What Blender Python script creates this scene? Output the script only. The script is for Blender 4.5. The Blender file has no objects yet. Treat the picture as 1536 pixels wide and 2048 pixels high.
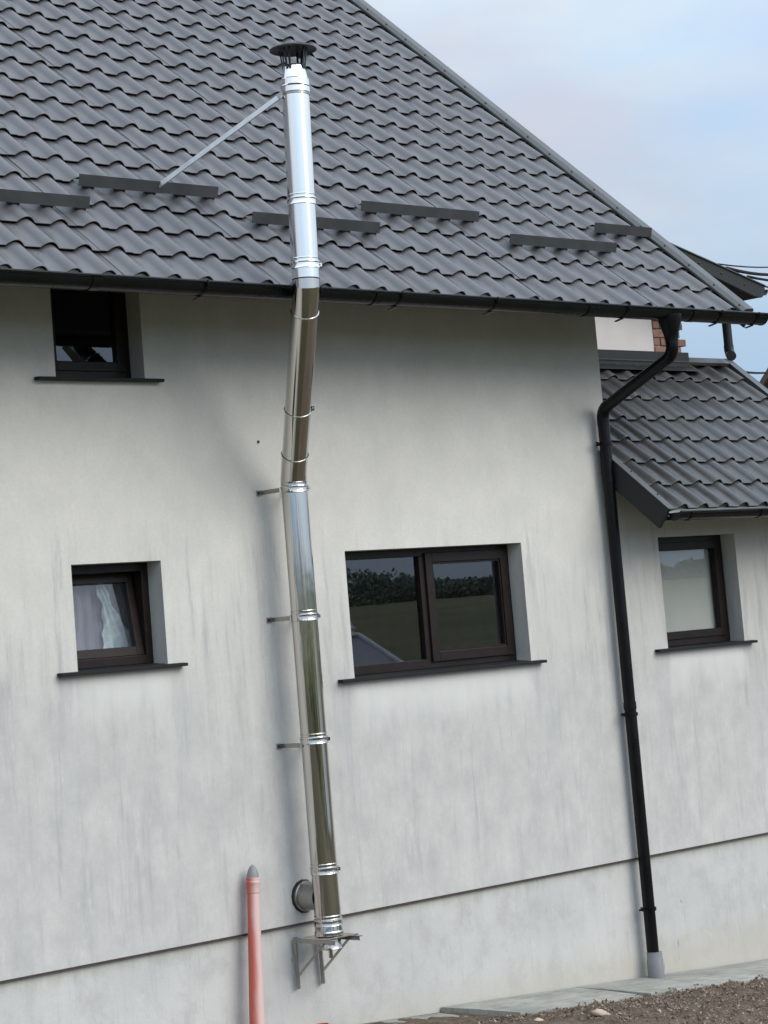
import bpy, bmesh, math, random
from mathutils import Vector, Matrix, Quaternion
random.seed(7); rnd_screw = random.Random(11)
R = math.radians
SC = bpy.context.scene
COL = SC.collection

# ------------------------------------------------------------------ camera
cam_d = bpy.data.cameras.new('camera'); cam = bpy.data.objects.new('camera', cam_d); COL.objects.link(cam)
SC.camera = cam
cam.location = (0.0, -10.372, 2.4)
_yaw, _pitch, _roll = 0.7661492, 0.1148528, -0.0824392
_f = Vector((math.sin(_yaw)*math.cos(_pitch), math.cos(_yaw)*math.cos(_pitch), math.sin(_pitch)))
_r = Vector((math.cos(_yaw), -math.sin(_yaw), 0)); _u = _r.cross(_f)
_r2 = math.cos(_roll)*_r + math.sin(_roll)*_u; _u2 = -math.sin(_roll)*_r + math.cos(_roll)*_u
cam.rotation_mode = 'QUATERNION'
cam.rotation_quaternion = Matrix((_r2, _u2, -_f)).transposed().to_quaternion()
cam_d.sensor_fit = 'VERTICAL'; cam_d.sensor_height = 36.0
cam_d.lens = 4642.11/2048*36
cam_d.shift_y = -(1024-732.437)/2048
cam_d.clip_start = 0.1; cam_d.clip_end = 6000
SC.render.resolution_x = 768; SC.render.resolution_y = 1024

# ------------------------------------------------------------------ light
SUN_DIR = Vector((0.25, -0.76, 0.545)).normalized()
elev = math.asin(SUN_DIR.z); azim = math.atan2(SUN_DIR.x, SUN_DIR.y)
world = bpy.data.worlds.new('World'); SC.world = world; world.use_nodes = True
nt = world.node_tree; nt.nodes.clear()
def wn(t, **k):
    n = nt.nodes.new(t)
    for a, b in k.items(): setattr(n, a, b)
    return n
wo = wn('ShaderNodeOutputWorld'); bg = wn('ShaderNodeBackground')
sky = wn('ShaderNodeTexSky', sky_type='NISHITA', sun_disc=False, sun_elevation=elev, sun_rotation=azim)
skm = wn('ShaderNodeVectorMath', operation='SCALE'); skm.inputs['Scale'].default_value = 1.0
tc = wn('ShaderNodeTexCoord'); mp = wn('ShaderNodeMapping'); mp.inputs['Scale'].default_value = (1.5, 1.5, 4.0)
ns = wn('ShaderNodeTexNoise'); ns.inputs['Scale'].default_value = 2.3; ns.inputs['Detail'].default_value = 7; ns.inputs['Roughness'].default_value = .52
ns2 = wn('ShaderNodeTexNoise'); ns2.inputs['Scale'].default_value = 5.0; ns2.inputs['Detail'].default_value = 6
rmp = wn('ShaderNodeValToRGB'); rmp.color_ramp.elements[0].position = .33; rmp.color_ramp.elements[1].position = .58
rmp.color_ramp.elements[0].color = (.10, .10, .10, 1); rmp.color_ramp.elements[1].color = (1, 1, 1, 1)
cl = wn('ShaderNodeValToRGB')
cl.color_ramp.elements[0].color = (6.35, 6.5, 7.3, 1); cl.color_ramp.elements[1].color = (7.0, 7.9, 8.5, 1)
cl.color_ramp.elements[0].position = .36; cl.color_ramp.elements[1].position = .66
mix = wn('ShaderNodeMix', data_type='RGBA')
blue = wn('ShaderNodeMix', data_type='RGBA'); blue.inputs[0].default_value = .85; blue.inputs[7].default_value = (4.9, 7.2, 10.0, 1)
L = nt.links.new
L(tc.outputs['Generated'], mp.inputs['Vector']); L(mp.outputs[0], ns.inputs['Vector']); L(mp.outputs[0], ns2.inputs['Vector'])
L(ns.outputs[0], rmp.inputs[0])
# the cloud deck thins towards the horizon, where clear blue shows all round
el = wn('ShaderNodeSeparateXYZ'); L(tc.outputs['Generated'], el.inputs[0])
em = wn('ShaderNodeMapRange'); em.interpolation_type = 'SMOOTHSTEP'; L(el.outputs[2], em.inputs[0])
for i_, x_ in enumerate((.10, .19, .30, 1.0)): em.inputs[i_+1].default_value = x_
cm = wn('ShaderNodeMath', operation='MULTIPLY'); L(rmp.outputs[0], cm.inputs[0]); L(em.outputs[0], cm.inputs[1]); L(ns2.outputs[0], cl.inputs[0]); L(cm.outputs[0], mix.inputs[0])
L(sky.outputs[0], skm.inputs[0]); L(skm.outputs[0], blue.inputs[6]); L(blue.outputs[2], mix.inputs[6]); L(cl.outputs[0], mix.inputs[7])
# an overcast sky is about three times as bright overhead as at the horizon
sz = wn('ShaderNodeSeparateXYZ'); L(tc.outputs['Generated'], sz.inputs[0])
gr = wn('ShaderNodeMapRange'); L(sz.outputs[2], gr.inputs[0])
for i_, x_ in enumerate((0.0, 1.0, .78, 2.25)): gr.inputs[i_+1].default_value = x_
gm = wn('ShaderNodeVectorMath', operation='SCALE'); L(mix.outputs[2], gm.inputs[0]); L(gr.outputs[0], gm.inputs['Scale'])
# broad forward scatter through the thin cloud round the sun
dt = wn('ShaderNodeVectorMath', operation='DOT_PRODUCT'); L(tc.outputs['Generated'], dt.inputs[0]); dt.inputs[1].default_value = SUN_DIR
g2 = wn('ShaderNodeMapRange'); L(dt.outputs['Value'], g2.inputs[0])
for i_, x_ in enumerate((-1.0, 1.0, .74, 1.5)): g2.inputs[i_+1].default_value = x_
gm2 = wn('ShaderNodeVectorMath', operation='SCALE'); L(gm.outputs[0], gm2.inputs[0]); L(g2.outputs[0], gm2.inputs['Scale'])
L(gm2.outputs[0], bg.inputs['Color']); bg.inputs['Strength'].default_value = .0512
L(bg.outputs[0], wo.inputs['Surface'])
sd = bpy.data.lights.new('sun', 'SUN'); sun = bpy.data.objects.new('sun', sd); COL.objects.link(sun)
sd.energy = 1.2; sd.angle = R(42); sd.color = (1.0, .925, .82)
sun.location = (0, 0, 30); sun.rotation_euler = SUN_DIR.to_track_quat('Z', 'Y').to_euler()
vs = SC.view_settings; vs.view_transform = 'Standard'; vs.look = 'None'; vs.gamma = 1; vs.use_curve_mapping = False
vs.exposure = 0.82
SC.cycles.max_bounces = 8; SC.cycles.transparent_max_bounces = 8

# ------------------------------------------------------------------ materials
class MT:
    def __init__(s, name, color=(.5, .5, .5), rough=.6, metal=0.0, spec=.5):
        s.m = bpy.data.materials.new(name); s.m.use_nodes = True
        s.nt = s.m.node_tree; s.b = s.nt.nodes['Principled BSDF']
        s.b.inputs['Base Color'].default_value = (*color, 1); s.b.inputs['Roughness'].default_value = rough
        s.b.inputs['Metallic'].default_value = metal; s.b.inputs['Specular IOR Level'].default_value = spec
        s.pos = s.nt.nodes.new('ShaderNodeNewGeometry').outputs['Position']
    def n(s, t, **k):
        n = s.nt.nodes.new(t)
        for a, b in k.items(): setattr(n, a, b)
        return n
    def l(s, a, b): s.nt.links.new(a, b)
    def noise(s, scale=(1, 1, 1), sc=1.0, detail=5, rough=.55, vec=None):
        mpn = s.n('ShaderNodeMapping'); mpn.inputs['Scale'].default_value = scale; s.l(vec or s.pos, mpn.inputs['Vector'])
        n = s.n('ShaderNodeTexNoise'); n.inputs['Scale'].default_value = sc; n.inputs['Detail'].default_value = detail; n.inputs['Roughness'].default_value = rough
        s.l(mpn.outputs[0], n.inputs['Vector']); return n.outputs[0]
    def rng(s, v, a, b, c=0.0, d=1.0, smooth=False):
        n = s.n('ShaderNodeMapRange'); n.interpolation_type = 'SMOOTHSTEP' if smooth else 'LINEAR'
        s.l(v, n.inputs[0])
        for i, x in enumerate((a, b, c, d)): n.inputs[i+1].default_value = x
        return n.outputs[0]
    def math(s, op, a, b=0.0):
        n = s.n('ShaderNodeMath', operation=op)
        for i, x in enumerate((a, b)):
            if isinstance(x, (int, float)): n.inputs[i].default_value = x
            else: s.l(x, n.inputs[i])
        return n.outputs[0]
    def mix(s, f, a, b, blend='MIX'):
        n = s.n('ShaderNodeMix', data_type='RGBA', blend_type=blend)
        for i, x in ((0, f), (6, a), (7, b)):
            if isinstance(x, (int, float)): n.inputs[i].default_value = x
            elif isinstance(x, tuple): n.inputs[i].default_value = (*x, 1) if len(x) == 3 else x
            else: s.l(x, n.inputs[i])
        return n.outputs[2]
    def sep(s, v=None):
        n = s.n('ShaderNodeSeparateXYZ'); s.l(v or s.pos, n.inputs[0]); return n.outputs
    def bump(s, h, strength=.3, dist=.01):
        n = s.n('ShaderNodeBump'); n.inputs['Strength'].default_value = strength; n.inputs['Distance'].default_value = dist
        s.l(h, n.inputs['Height']); s.l(n.outputs[0], s.b.inputs['Normal'])
    def col(s, c): s.l(c, s.b.inputs['Base Color'])
    def rgh(s, c): s.l(c, s.b.inputs['Roughness'])

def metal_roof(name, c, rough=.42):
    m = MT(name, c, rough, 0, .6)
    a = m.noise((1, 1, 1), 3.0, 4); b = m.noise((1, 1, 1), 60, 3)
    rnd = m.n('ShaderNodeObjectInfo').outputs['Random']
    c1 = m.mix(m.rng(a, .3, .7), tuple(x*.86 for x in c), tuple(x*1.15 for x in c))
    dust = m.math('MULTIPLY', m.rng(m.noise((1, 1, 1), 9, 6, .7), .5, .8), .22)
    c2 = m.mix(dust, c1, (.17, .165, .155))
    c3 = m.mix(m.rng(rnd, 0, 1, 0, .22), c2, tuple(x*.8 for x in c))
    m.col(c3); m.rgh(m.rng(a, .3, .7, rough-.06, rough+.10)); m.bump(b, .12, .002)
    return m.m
TILE = metal_roof('graphite_metal_tile', (.076, .073, .077), .38)
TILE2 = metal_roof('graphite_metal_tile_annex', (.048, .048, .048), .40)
TRIM = metal_roof('graphite_trim', (.058, .060, .058), .45)
def simple(name, c, rough, metal=0, nscale=8, var=.15, bump=0.0, spec=.5):
    m = MT(name, c, rough, metal, spec)
    a = m.noise((1, 1, 1), nscale, 5)
    m.col(m.mix(m.rng(a, .3, .7), tuple(x*(1-var) for x in c), tuple(min(1, x*(1+var)) for x in c)))
    m.rgh(m.rng(a, .3, .7, max(0.02, rough*.8), rough*1.2))
    if bump: m.bump(m.noise((1, 1, 1), nscale*8, 3), bump, .003)
    return m.m
GUARD = simple('graphite_sheet', (.038, .041, .044), .5, spec=.3)
BOARD = simple('verge_sheet', (.020, .023, .024), .5, spec=.25)
GUTTER = simple('black_gutter_coat', (.006, .007, .007), .26, spec=.2)
PIPEB = simple('black_pipe_coat', (.004, .004, .0045), .3, spec=.22)
DARK = simple('dark_deck', (.02, .02, .02), .8)
SILL = simple('anthracite_sill', (.018, .020, .021), .6, spec=.15)
FRAME = simple('dark_brown_frame', (.016, .010, .009), .38, nscale=20, spec=.25)
BRICK = simple('red_brick', (.29, .155, .115), .85, nscale=25, var=.3, bump=.5)
MORTAR = simple('mortar', (.48, .44, .39), .95, nscale=30, bump=.5)
GALV = simple('galvanised_steel', (.62, .63, .62), .38, .75, nscale=12, var=.12)
STEELD = simple('dull_steel', (.34, .33, .31), .33, .9, nscale=20)
BLACKCAP = simple('blackened_steel', (.012, .012, .014), .45)
RUBBER = simple('dark_seal', (.015, .013, .012), .6)
GREYPL = simple('grey_plastic', (.20, .205, .215), .5)
ORANGE = simple('orange_plastic', (.50, .075, .03), .45)
CABLE = simple('cable_sheath', (.02, .02, .022), .9, spec=.05)
RENDERW = simple('pale_render', (.63, .605, .59), .9, nscale=4, var=.06, bump=.3)
INTER = simple('interior_paint', (.16, .15, .15), .9)
BROWNROOF = simple('brown_sheet', (.05, .03, .025), .5)

def steel():
    m = MT('polished_stainless', (.60, .575, .54), .07, 1.0)
    a = m.noise((1, 1, 1), 2.2, 3); g = m.noise((34, 34, .30), 1.6, 3)
    m.rgh(m.rng(a, .3, .7, .035, .10))
    m.bump(m.math('ADD', m.math('MULTIPLY', g, .8), m.math('MULTIPLY', m.noise((1, 1, 1), 5, 2), .12)), .34, .014)
    return m.m
STEEL = steel()
def steel3():
    m = MT('polished_stainless_bent', (.56, .535, .50), .08, 1.0)
    a = m.noise((1, 1, 1), 2.2, 3); m.rgh(m.rng(a, .3, .7, .05, .12)); m.bump(m.noise((1, 1, 1), 6, 2), .05, .01); return m.m
STEEL3 = steel3()
def steel2():
    m = MT('brushed_stainless', (.88, .87, .85), .2, 1.0)
    g = m.noise((30, 30, .25), 2.0, 4)
    m.rgh(m.rng(g, .3, .7, .09, .17)); m.bump(g, .06, .006)
    return m.m
STEEL2 = steel2()

def stucco():
    m = MT('stained_render', (.6, .6, .58), .92, 0, .2)
    X, Y, Z = m.sep()
    warm = m.mix(m.rng(m.noise((1, 1, 1), 1.3, 6), .3, .7), (.62, .605, .555), (.695, .68, .635))
    big = m.noise((1, 1, .7), .9, 6, .6)
    mott = m.noise((1, 1, .8), 4.5, 8, .68)
    streak = m.noise((9, 9, .9), 1.3, 8, .68)
    fine = m.noise((30, 30, 2.6), 1.0, 7, .72)
    grain = m.noise((1, 1, 1), 46, 4, .8)
    warm = m.mix(m.rng(mott, .35, .68, 0, .55), warm, (.53, .525, .495))
    # grey weathering on the lower wall, ragged upper limit
    zz = m.math('ADD', Z, m.math('MULTIPLY', m.math('SUBTRACT', streak, .5), -1.9))
    zz = m.math('ADD', zz, m.math('MULTIPLY', m.math('SUBTRACT', big, .5), -1.2))
    low = m.rng(zz, 2.95, 1.85, 0, 1, True)
    grey = m.mix(m.rng(mott, .36, .64), (.455, .45, .435), (.565, .555, .53))
    c = m.mix(low, warm, grey)
    dr = m.math('MULTIPLY', m.rng(streak, .50, .66, 0, 1, True), m.rng(fine, .38, .60, .15, 1))
    lowm = m.rng(zz, 3.15, 2.35, 0, 1, True)
    c = m.mix(m.math('MULTIPLY', m.math('MULTIPLY', dr, lowm), .60), c, (.345, .345, .345))
    # hair-thin run marks
    thin = m.rng(m.noise((60, 60, 1.5), 1.0, 5, .6), .60, .72, 0, 1, True)
    c = m.mix(m.math('MULTIPLY', m.math('MULTIPLY', thin, lowm), m.rng(mott, .42, .62, .0, .6)), c, (.31, .31, .305))
    # paler scuffs, trowel sweeps and chalky drips
    sc = m.rng(m.noise((5, 5, 2.2), 2.6, 9, .78), .56, .72, 0, 1, True)
    c = m.mix(m.math('MULTIPLY', sc, m.math('MULTIPLY', low, .6)), c, (.66, .66, .645))
    sc2 = m.rng(m.noise((22, 22, 1.6), 1.3, 6, .7), .60, .74, 0, .5, True)
    c = m.mix(m.math('MULTIPLY', sc2, low), c, (.67, .67, .65))
    c = m.mix(m.rng(grain, .35, .65, 0, .22), c, (.38, .375, .36))
    # clean patches sheltered by the sills
    for x0, x1, zs in ((9.50, 11.10, 2.15), (7.50, 8.12, 2.33), (12.44, 13.32, 2.14)):
        wob = m.math('MULTIPLY', m.math('SUBTRACT', m.noise((6, 6, 3), 1.0, 5), .5), .28)
        xa = m.math('ADD', X, wob); za = m.math('ADD', Z, m.math('MULTIPLY', wob, 1.2))
        k = m.math('MULTIPLY', m.rng(xa, x0-.06, x0+.08, 0, 1, True), m.rng(xa, x1+.06, x1-.08, 0, 1, True))
        k = m.math('MULTIPLY', k, m.rng(za, zs-.38, zs-.06, 0, 1, True))
        k = m.math('MULTIPLY', k, m.rng(Z, zs+.06, zs+.02, 0, 1))
        c = m.mix(m.math('MULTIPLY', k, .75), c, (.62, .625, .60))
        # run-off stains from the sill ends
        for xe in (x0-.08, x1+.10):
            e = m.math('ABSOLUTE', m.math('SUBTRACT', m.math('ADD', X, m.math('MULTIPLY', wob, .5)), xe))
            q = m.math('MULTIPLY', m.rng(e, .13, .02, 0, 1, True), m.rng(Z, zs-1.0, zs-.12, 0, 1, True))
            q = m.math('MULTIPLY', q, m.rng(Z, zs+.05, zs-.06, 0, 1))
            c = m.mix(m.math('MULTIPLY', q, m.rng(streak, .35, .65, .1, .5)), c, (.38, .39, .40))
    sp = m.rng(m.noise((1, 1, 1), 55, 2, .5), .70, .76, 0, .35)
    c = m.mix(sp, c, (.40, .40, .385))
    m.col(c)
    m.bump(m.math('ADD', m.noise((1, 1, 1), 130, 3), m.math('MULTIPLY', m.noise((1, 1, .5), 7, 4), 2.0)), .35, .003)
    return m.m
STUCCO = stucco()
def plinthm():
    m = MT('plinth_render', (.5, .5, .5), .93, 0, .2)
    X, Y, Z = m.sep()
    c = m.mix(m.rng(m.noise((1, 1, .8), 1.6, 6, .6), .3, .7), (.475, .475, .462), (.555, .55, .525))
    st = m.noise((9, 9, .9), 1.2, 6, .65)
    c = m.mix(m.rng(st, .52, .72, 0, .45, True), c, (.40, .41, .405))
    c = m.mix(m.rng(m.noise((3, 3, 3), 1.6, 6, .7), .58, .75, 0, .6, True), c, (.64, .63, .59))
    c = m.mix(m.rng(m.noise((1, 1, .9), 5, 8, .7), .45, .68, 0, .6, True), c, (.40, .395, .375))
    c = m.mix(m.rng(m.noise((34, 34, 2), 1.0, 6, .7), .56, .72, 0, .45, True), c, (.34, .345, .335))
    c = m.mix(m.rng(m.noise((1, 1, 1), 46, 4, .8), .3, .7, 0, .16), c, (.34, .34, .33))
    # darker olive-grey band under the drip edge and splashed soil at the foot
    e = m.math('ADD', Z, m.math('MULTIPLY', m.math('SUBTRACT', st, .5), .25))
    c = m.mix(m.rng(e, .70, .80, 0, .5, True), c, (.36, .36, .31))
    c = m.mix(m.rng(e, .34, .05, 0, .55, True), c, (.43, .39, .32))
    c = m.mix(m.rng(m.noise((18, 18, 6), 1.0, 4), .72, .76, 0, .7, True), c, (.22, .22, .20))
    m.col(c)
    m.bump(m.math('ADD', m.noise((1, 1, 1), 110, 3), m.math('MULTIPLY', m.noise((1, 1, .6), 9, 5), 3.0)), .45, .003)
    return m.m
PLINTH = plinthm()
def concrete():
    m = MT('apron_concrete', (.36, .37, .35), .9, 0, .25)
    a = m.noise((1, 1, 1), 3, 6, .6); b = m.noise((3, 12, 3), 2, 6, .7)
    c = m.mix(m.rng(a, .35, .65), (.25, .25, .225), (.39, .38, .34)); c = m.mix(m.rng(b, .48, .66, 0, .7), c, (.17, .18, .16))
    m.col(c); m.bump(m.math('ADD', m.noise((1, 1, 1), 90, 4), m.math('MULTIPLY', b, 2.0)), .5, .004)
    return m.m
CONC = concrete()
def soilm():
    m = MT('ground_cover', (.1, .08, .05), .97, 0, .1)
    X, Y, Z = m.sep()
    a = m.noise((1, 1, 1), 14, 8, .7); b = m.noise((1, 1, 1), 60, 4, .7)
    s = m.mix(m.rng(a, .3, .7), (.068, .052, .038), (.22, .172, .128)); s = m.mix(m.rng(b, .6, .75, 0, .7), s, (.34, .27, .20))
    g = m.mix(m.rng(m.noise((1, 1, 1), .05, 6, .6), .35, .65), (.046, .049, .028), (.074, .067, .041))
    g = m.mix(m.rng(m.noise((1, 1, 1), 1.5, 5), .4, .7, 0, .5), g, (.078, .070, .042))
    g = m.mix(m.rng(m.noise((.02, .07, 1), 1.0, 5), .4, .6, 0, .8), g, (.125, .110, .070))
    # paler meadow crop on the far slope of the valley
    mead = m.mix(m.rng(m.noise((.03, .09, 1), 1.0, 8, .7), .35, .65), (.095, .105, .050), (.165, .160, .085))
    g = m.mix(m.rng(Y, -60, -75, 0, 1), g, mead)
    k = m.rng(m.math('ADD', Y, m.math('MULTIPLY', m.noise((1, 1, 1), .8, 5), 1.6)), -2.5, -1.9, 1, 0)
    k = m.math('MAXIMUM', k, m.rng(m.math('ADD', X, m.noise((1, 1, 1), 1.1, 5)), 9.5, 9.9, 1, 0))
    m.col(m.mix(k, s, g)); m.bump(m.math('ADD', a, m.math('MULTIPLY', b, .5)), .9, .03)
    return m.m
SOIL = soilm()
def glassm():
    m = MT('window_glass', (1, 1, 1), .0)
    n = m.nt; n.nodes.remove(m.b); out = n.nodes['Material Output']
    tr = m.n('ShaderNodeBsdfTransparent'); tr.inputs[0].default_value = (.95, .96, .96, 1)
    gl = m.n('ShaderNodeBsdfGlossy'); gl.inputs['Roughness'].default_value = .0; gl.inputs[0].default_value = (.9, .93, 1, 1)
    lw = m.n('ShaderNodeFresnel'); lw.inputs[0].default_value = 1.75
    bf = m.n('ShaderNodeNewGeometry').outputs['Backfacing']
    f = m.math('MULTIPLY', m.math('ADD', m.math('MULTIPLY', lw.outputs[0], 1.05), .02), m.math('SUBTRACT', 1.0, bf))
    nz = m.noise((1, 1, 1), 2.0, 2); bp = m.n('ShaderNodeBump'); bp.inputs['Strength'].default_value = .006; bp.inputs['Distance'].default_value = .02
    m.l(nz, bp.inputs['Height']); m.l(bp.outputs[0], gl.inputs['Normal'])
    mx = m.n('ShaderNodeMixShader'); m.l(f, mx.inputs[0]); m.l(tr.outputs[0], mx.inputs[1]); m.l(gl.outputs[0], mx.inputs[2])
    m.l(mx.outputs[0], out.inputs['Surface'])
    return m.m
GLASS = glassm()
def cloth(name, c, c2, sc=(4, 4, 1.5)):
    m = MT(name, c, .9)
    m.col(m.mix(m.rng(m.noise(sc, 3, 4), .4, .65), c, c2)); return m.m
BLIND = cloth('roller_blind', (.50, .51, .48), (.56, .55, .53), (1, 1, 1))
CURTAIN = cloth('added_curtain', (.20, .20, .245), (.27, .265, .30))
PALE_CLOTH = cloth('pale_cloth', (.36, .46, .47), (.58, .65, .65), (9, 9, 6))
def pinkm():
    m = MT('faded_red_plastic_lit_side', (.5, .2, .17), .5)
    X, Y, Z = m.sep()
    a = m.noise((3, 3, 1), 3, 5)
    # blotchy fading, plus painted light: lit side paler, shaded side deeper red
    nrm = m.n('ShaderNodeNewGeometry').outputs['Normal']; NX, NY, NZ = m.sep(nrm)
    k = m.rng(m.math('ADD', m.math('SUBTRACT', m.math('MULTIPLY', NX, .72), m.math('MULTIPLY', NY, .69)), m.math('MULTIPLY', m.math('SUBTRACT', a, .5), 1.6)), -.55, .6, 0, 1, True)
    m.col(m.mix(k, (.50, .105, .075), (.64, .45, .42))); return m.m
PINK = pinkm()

# ------------------------------------------------------------------ helpers
WORLD = {}
def tag(o, label=None, cat=None, group=None, kind=None):
    if label: o['label'] = label
    if cat: o['category'] = cat
    if group: o['group'] = group
    if kind: o['kind'] = kind
    return o
def thing(name, loc, label, cat, group=None):
    o = bpy.data.objects.new(name, None); COL.objects.link(o); o.location = loc; o.empty_display_size = .1
    WORLD[o] = Vector(loc); return tag(o, label, cat, group)
def obj(name, bm, mat, parent=None, smooth=None, origin=None, bevel=0):
    """bm holds world coordinates; the origin goes to the bottom centre"""
    me = bpy.data.meshes.new(name)
    xs = [v.co for v in bm.verts]
    if origin is None:
        origin = Vector(((min(c.x for c in xs)+max(c.x for c in xs))/2, (min(c.y for c in xs)+max(c.y for c in xs))/2, min(c.z for c in xs)))
    origin = Vector(origin)
    bmesh.ops.translate(bm, verts=bm.verts, vec=-origin)
    if smooth is not None:
        for f in bm.faces: f.smooth = True
        for e in bm.edges:
            if len(e.link_faces) == 2 and e.calc_face_angle(0) > smooth: e.smooth = False
    bm.to_mesh(me); bm.free(); me.materials.append(mat)
    o = bpy.data.objects.new(name, me); COL.objects.link(o)
    if parent: o.parent = parent; o.location = origin - WORLD[parent]
    else: o.location = origin
    WORLD[o] = origin
    if bevel:
        b = o.modifiers.new('bevel', 'BEVEL'); b.width = bevel; b.segments = 2; b.limit_method = 'ANGLE'
    return o
def box(bm, x0, x1, y0, y1, z0, z1):
    v = [bm.verts.new((x, y, z)) for z in (z0, z1) for y in (y0, y1) for x in (x0, x1)]
    for q in ((0, 2, 3, 1), (4, 5, 7, 6), (0, 1, 5, 4), (2, 6, 7, 3), (0, 4, 6, 2), (1, 3, 7, 5)): bm.faces.new([v[i] for i in q])
def prism(bm, pts, vec):
    """closed polygon (3D points) extruded by vec"""
    a = [bm.verts.new(p) for p in pts]; b = [bm.verts.new(Vector(p)+Vector(vec)) for p in pts]; n = len(pts)
    bm.faces.new(a[::-1]); bm.faces.new(b)
    for i in range(n): bm.faces.new((a[i], a[(i+1) % n], b[(i+1) % n], b[i]))
    bmesh.ops.recalc_face_normals(bm, faces=bm.faces)
def bar(bm, a, b, w, h, up=(0, 0, 1)):
    a, b = Vector(a), Vector(b); d = (b-a).normalized(); s = d.cross(Vector(up))
    if s.length < 1e-4: s = Vector((1, 0, 0))
    s.normalize(); t = s.cross(d)
    prism(bm, [a+s*w/2+t*h/2, a-s*w/2+t*h/2, a-s*w/2-t*h/2, a+s*w/2-t*h/2], b-a)
def tube(bm, pts, rad, n=24, caps=True):
    """swept circle with mitred joints; rad a number or one per point"""
    pts = [Vector(p) for p in pts]; rr = rad if isinstance(rad, (list, tuple)) else [rad]*len(pts)
    d0 = (pts[1]-pts[0]).normalized(); s = d0.orthogonal().normalized(); rings = []
    dirs = [(pts[i+1]-pts[i]).normalized() for i in range(len(pts)-1)]
    side = s
    for i, p in enumerate(pts):
        di = dirs[max(i-1, 0)]; dn = dirs[min(i, len(dirs)-1)]
        side = (side - di*side.dot(di)).normalized(); up = di.cross(side)
        t = (di+dn).normalized(); ring = []
        for k in range(n):
            a = 2*math.pi*k/n; q = side*math.cos(a)*rr[i]+up*math.sin(a)*rr[i]
            q = q - di*(q.dot(t)/di.dot(t)); ring.append(bm.verts.new(p+q))
        rings.append(ring)
        if i < len(dirs):
            rot = di.rotation_difference(dn); side = rot @ side
    for a, b in zip(rings, rings[1:]):
        for k in range(n): bm.faces.new((a[k], a[(k+1) % n], b[(k+1) % n], b[k]))
    if caps: bm.faces.new(rings[0][::-1]); bm.faces.new(rings[-1])
def lathe(bm, base, axis, prof, n=28):
    """prof: list of (r, h) along axis from base"""
    base = Vector(base); ax = Vector(axis).normalized(); s = ax.orthogonal().normalized(); t = ax.cross(s); rings = []
    for r_, h in prof:
        if r_ < 1e-5: rings.append([bm.verts.new(base+ax*h)])
        else: rings.append([bm.verts.new(base+ax*h+(s*math.cos(2*math.pi*k/n)+t*math.sin(2*math.pi*k/n))*r_) for k in range(n)])
    for a, b in zip(rings, rings[1:]):
        for k in range(n):
            if len(a) == 1 and len(b) == 1: continue
            if len(a) == 1: bm.faces.new((a[0], b[(k+1) % n], b[k]))
            elif len(b) == 1: bm.faces.new((a[k], a[(k+1) % n], b[0]))
            else: bm.faces.new((a[k], a[(k+1) % n], b[(k+1) % n], b[k]))
B = bmesh.new
def mesh_obj(name, V, Fc, mat, parent=None, origin=(0, 0, 0), smooth=False):
    me = bpy.data.meshes.new(name); O_ = Vector(origin); me.from_pydata([tuple(Vector(v)-O_) for v in V], [], Fc); me.materials.append(mat)
    if smooth: me.polygons.foreach_set('use_smooth', [True]*len(me.polygons))
    o = bpy.data.objects.new(name, me); COL.objects.link(o)
    if parent: o.parent = parent; o.location = O_-WORLD[parent]
    else: o.location = O_
    WORLD[o] = O_; return o
def link_copy(src, name, parent, loc, rot=None):
    o = bpy.data.objects.new(name, src); COL.objects.link(o); o.parent = parent; o.location = Vector(loc)-WORLD[parent]
    if rot: o.rotation_euler = rot
    WORLD[o] = Vector(loc); return o

# ------------------------------------------------------------------ ground
def zb(x): return .149-.065*(min(max(x, -6), 16)-9.9)
def lerp(a, b, t): return a+(b-a)*t
def sm(t): t = min(max(t, 0), 1); return t*t*(3-2*t)
def ground_h(x, y):
    b = zb(x) - .035
    d = -y
    if d > 0:
        r_ = math.hypot(x, d) if d > 12 else d
        h = b
        if d < 4: h += .10*sm((d-.5)/1.2)*sm(1.0)
        else: h += .10
        h = lerp(h, -4.2, sm((r_-14)/18))
        h = lerp(h, 5.9, sm((r_-70)/215))
        if r_ > 320: h = lerp(h, 30, sm((r_-320)/1500))
        h += .6*math.sin(x*.03+1)*math.sin(y*.021)*sm((r_-60)/60)
        return h
    return lerp(b, b-1.5, sm((math.hypot(x-8, y)-25)/60))
def axis_vals(spans):
    out = []
    for a, b, st in spans:
        n = max(1, round((b-a)/st)); out += [a+(b-a)*i/n for i in range(n)]
    out.append(spans[-1][1]); return out
gx = axis_vals([(-2500, -300, 220), (-300, -20, 14), (-20, 8.5, 1.5), (8.5, 14, .06), (14, 40, 2), (40, 400, 12), (400, 2500, 210)])
gy = axis_vals([(-2500, -400, 210), (-400, -40, 12), (-40, -3, 1.6), (-3, 0.6, .06), (.6, 12, 2.5), (12, 100, 20), (100, 2500, 300)])
from mathutils import noise as mn
bm = B(); grid = []
for y in gy:
    row = []
    for x in gx:
        z = ground_h(x, y)
        if 8.4 < x < 14.1 and -3.1 < y < 0:
            z += .030*mn.noise(Vector((x*7, y*7, 0)))+.028*mn.noise(Vector((x*17, y*17, 3)))
            if y > -.62: z = min(z, zb(x)-.03)
        row.append(bm.verts.new((x, y, z)))
    grid.append(row)
for a, b in zip(grid, grid[1:]):
    for k in range(len(gx)-1): bm.faces.new((a[k], a[k+1], b[k+1], b[k]))
tag(obj('ground', bm, SOIL, smooth=3.2, origin=(0, 0, 0)), kind='structure')

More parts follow.
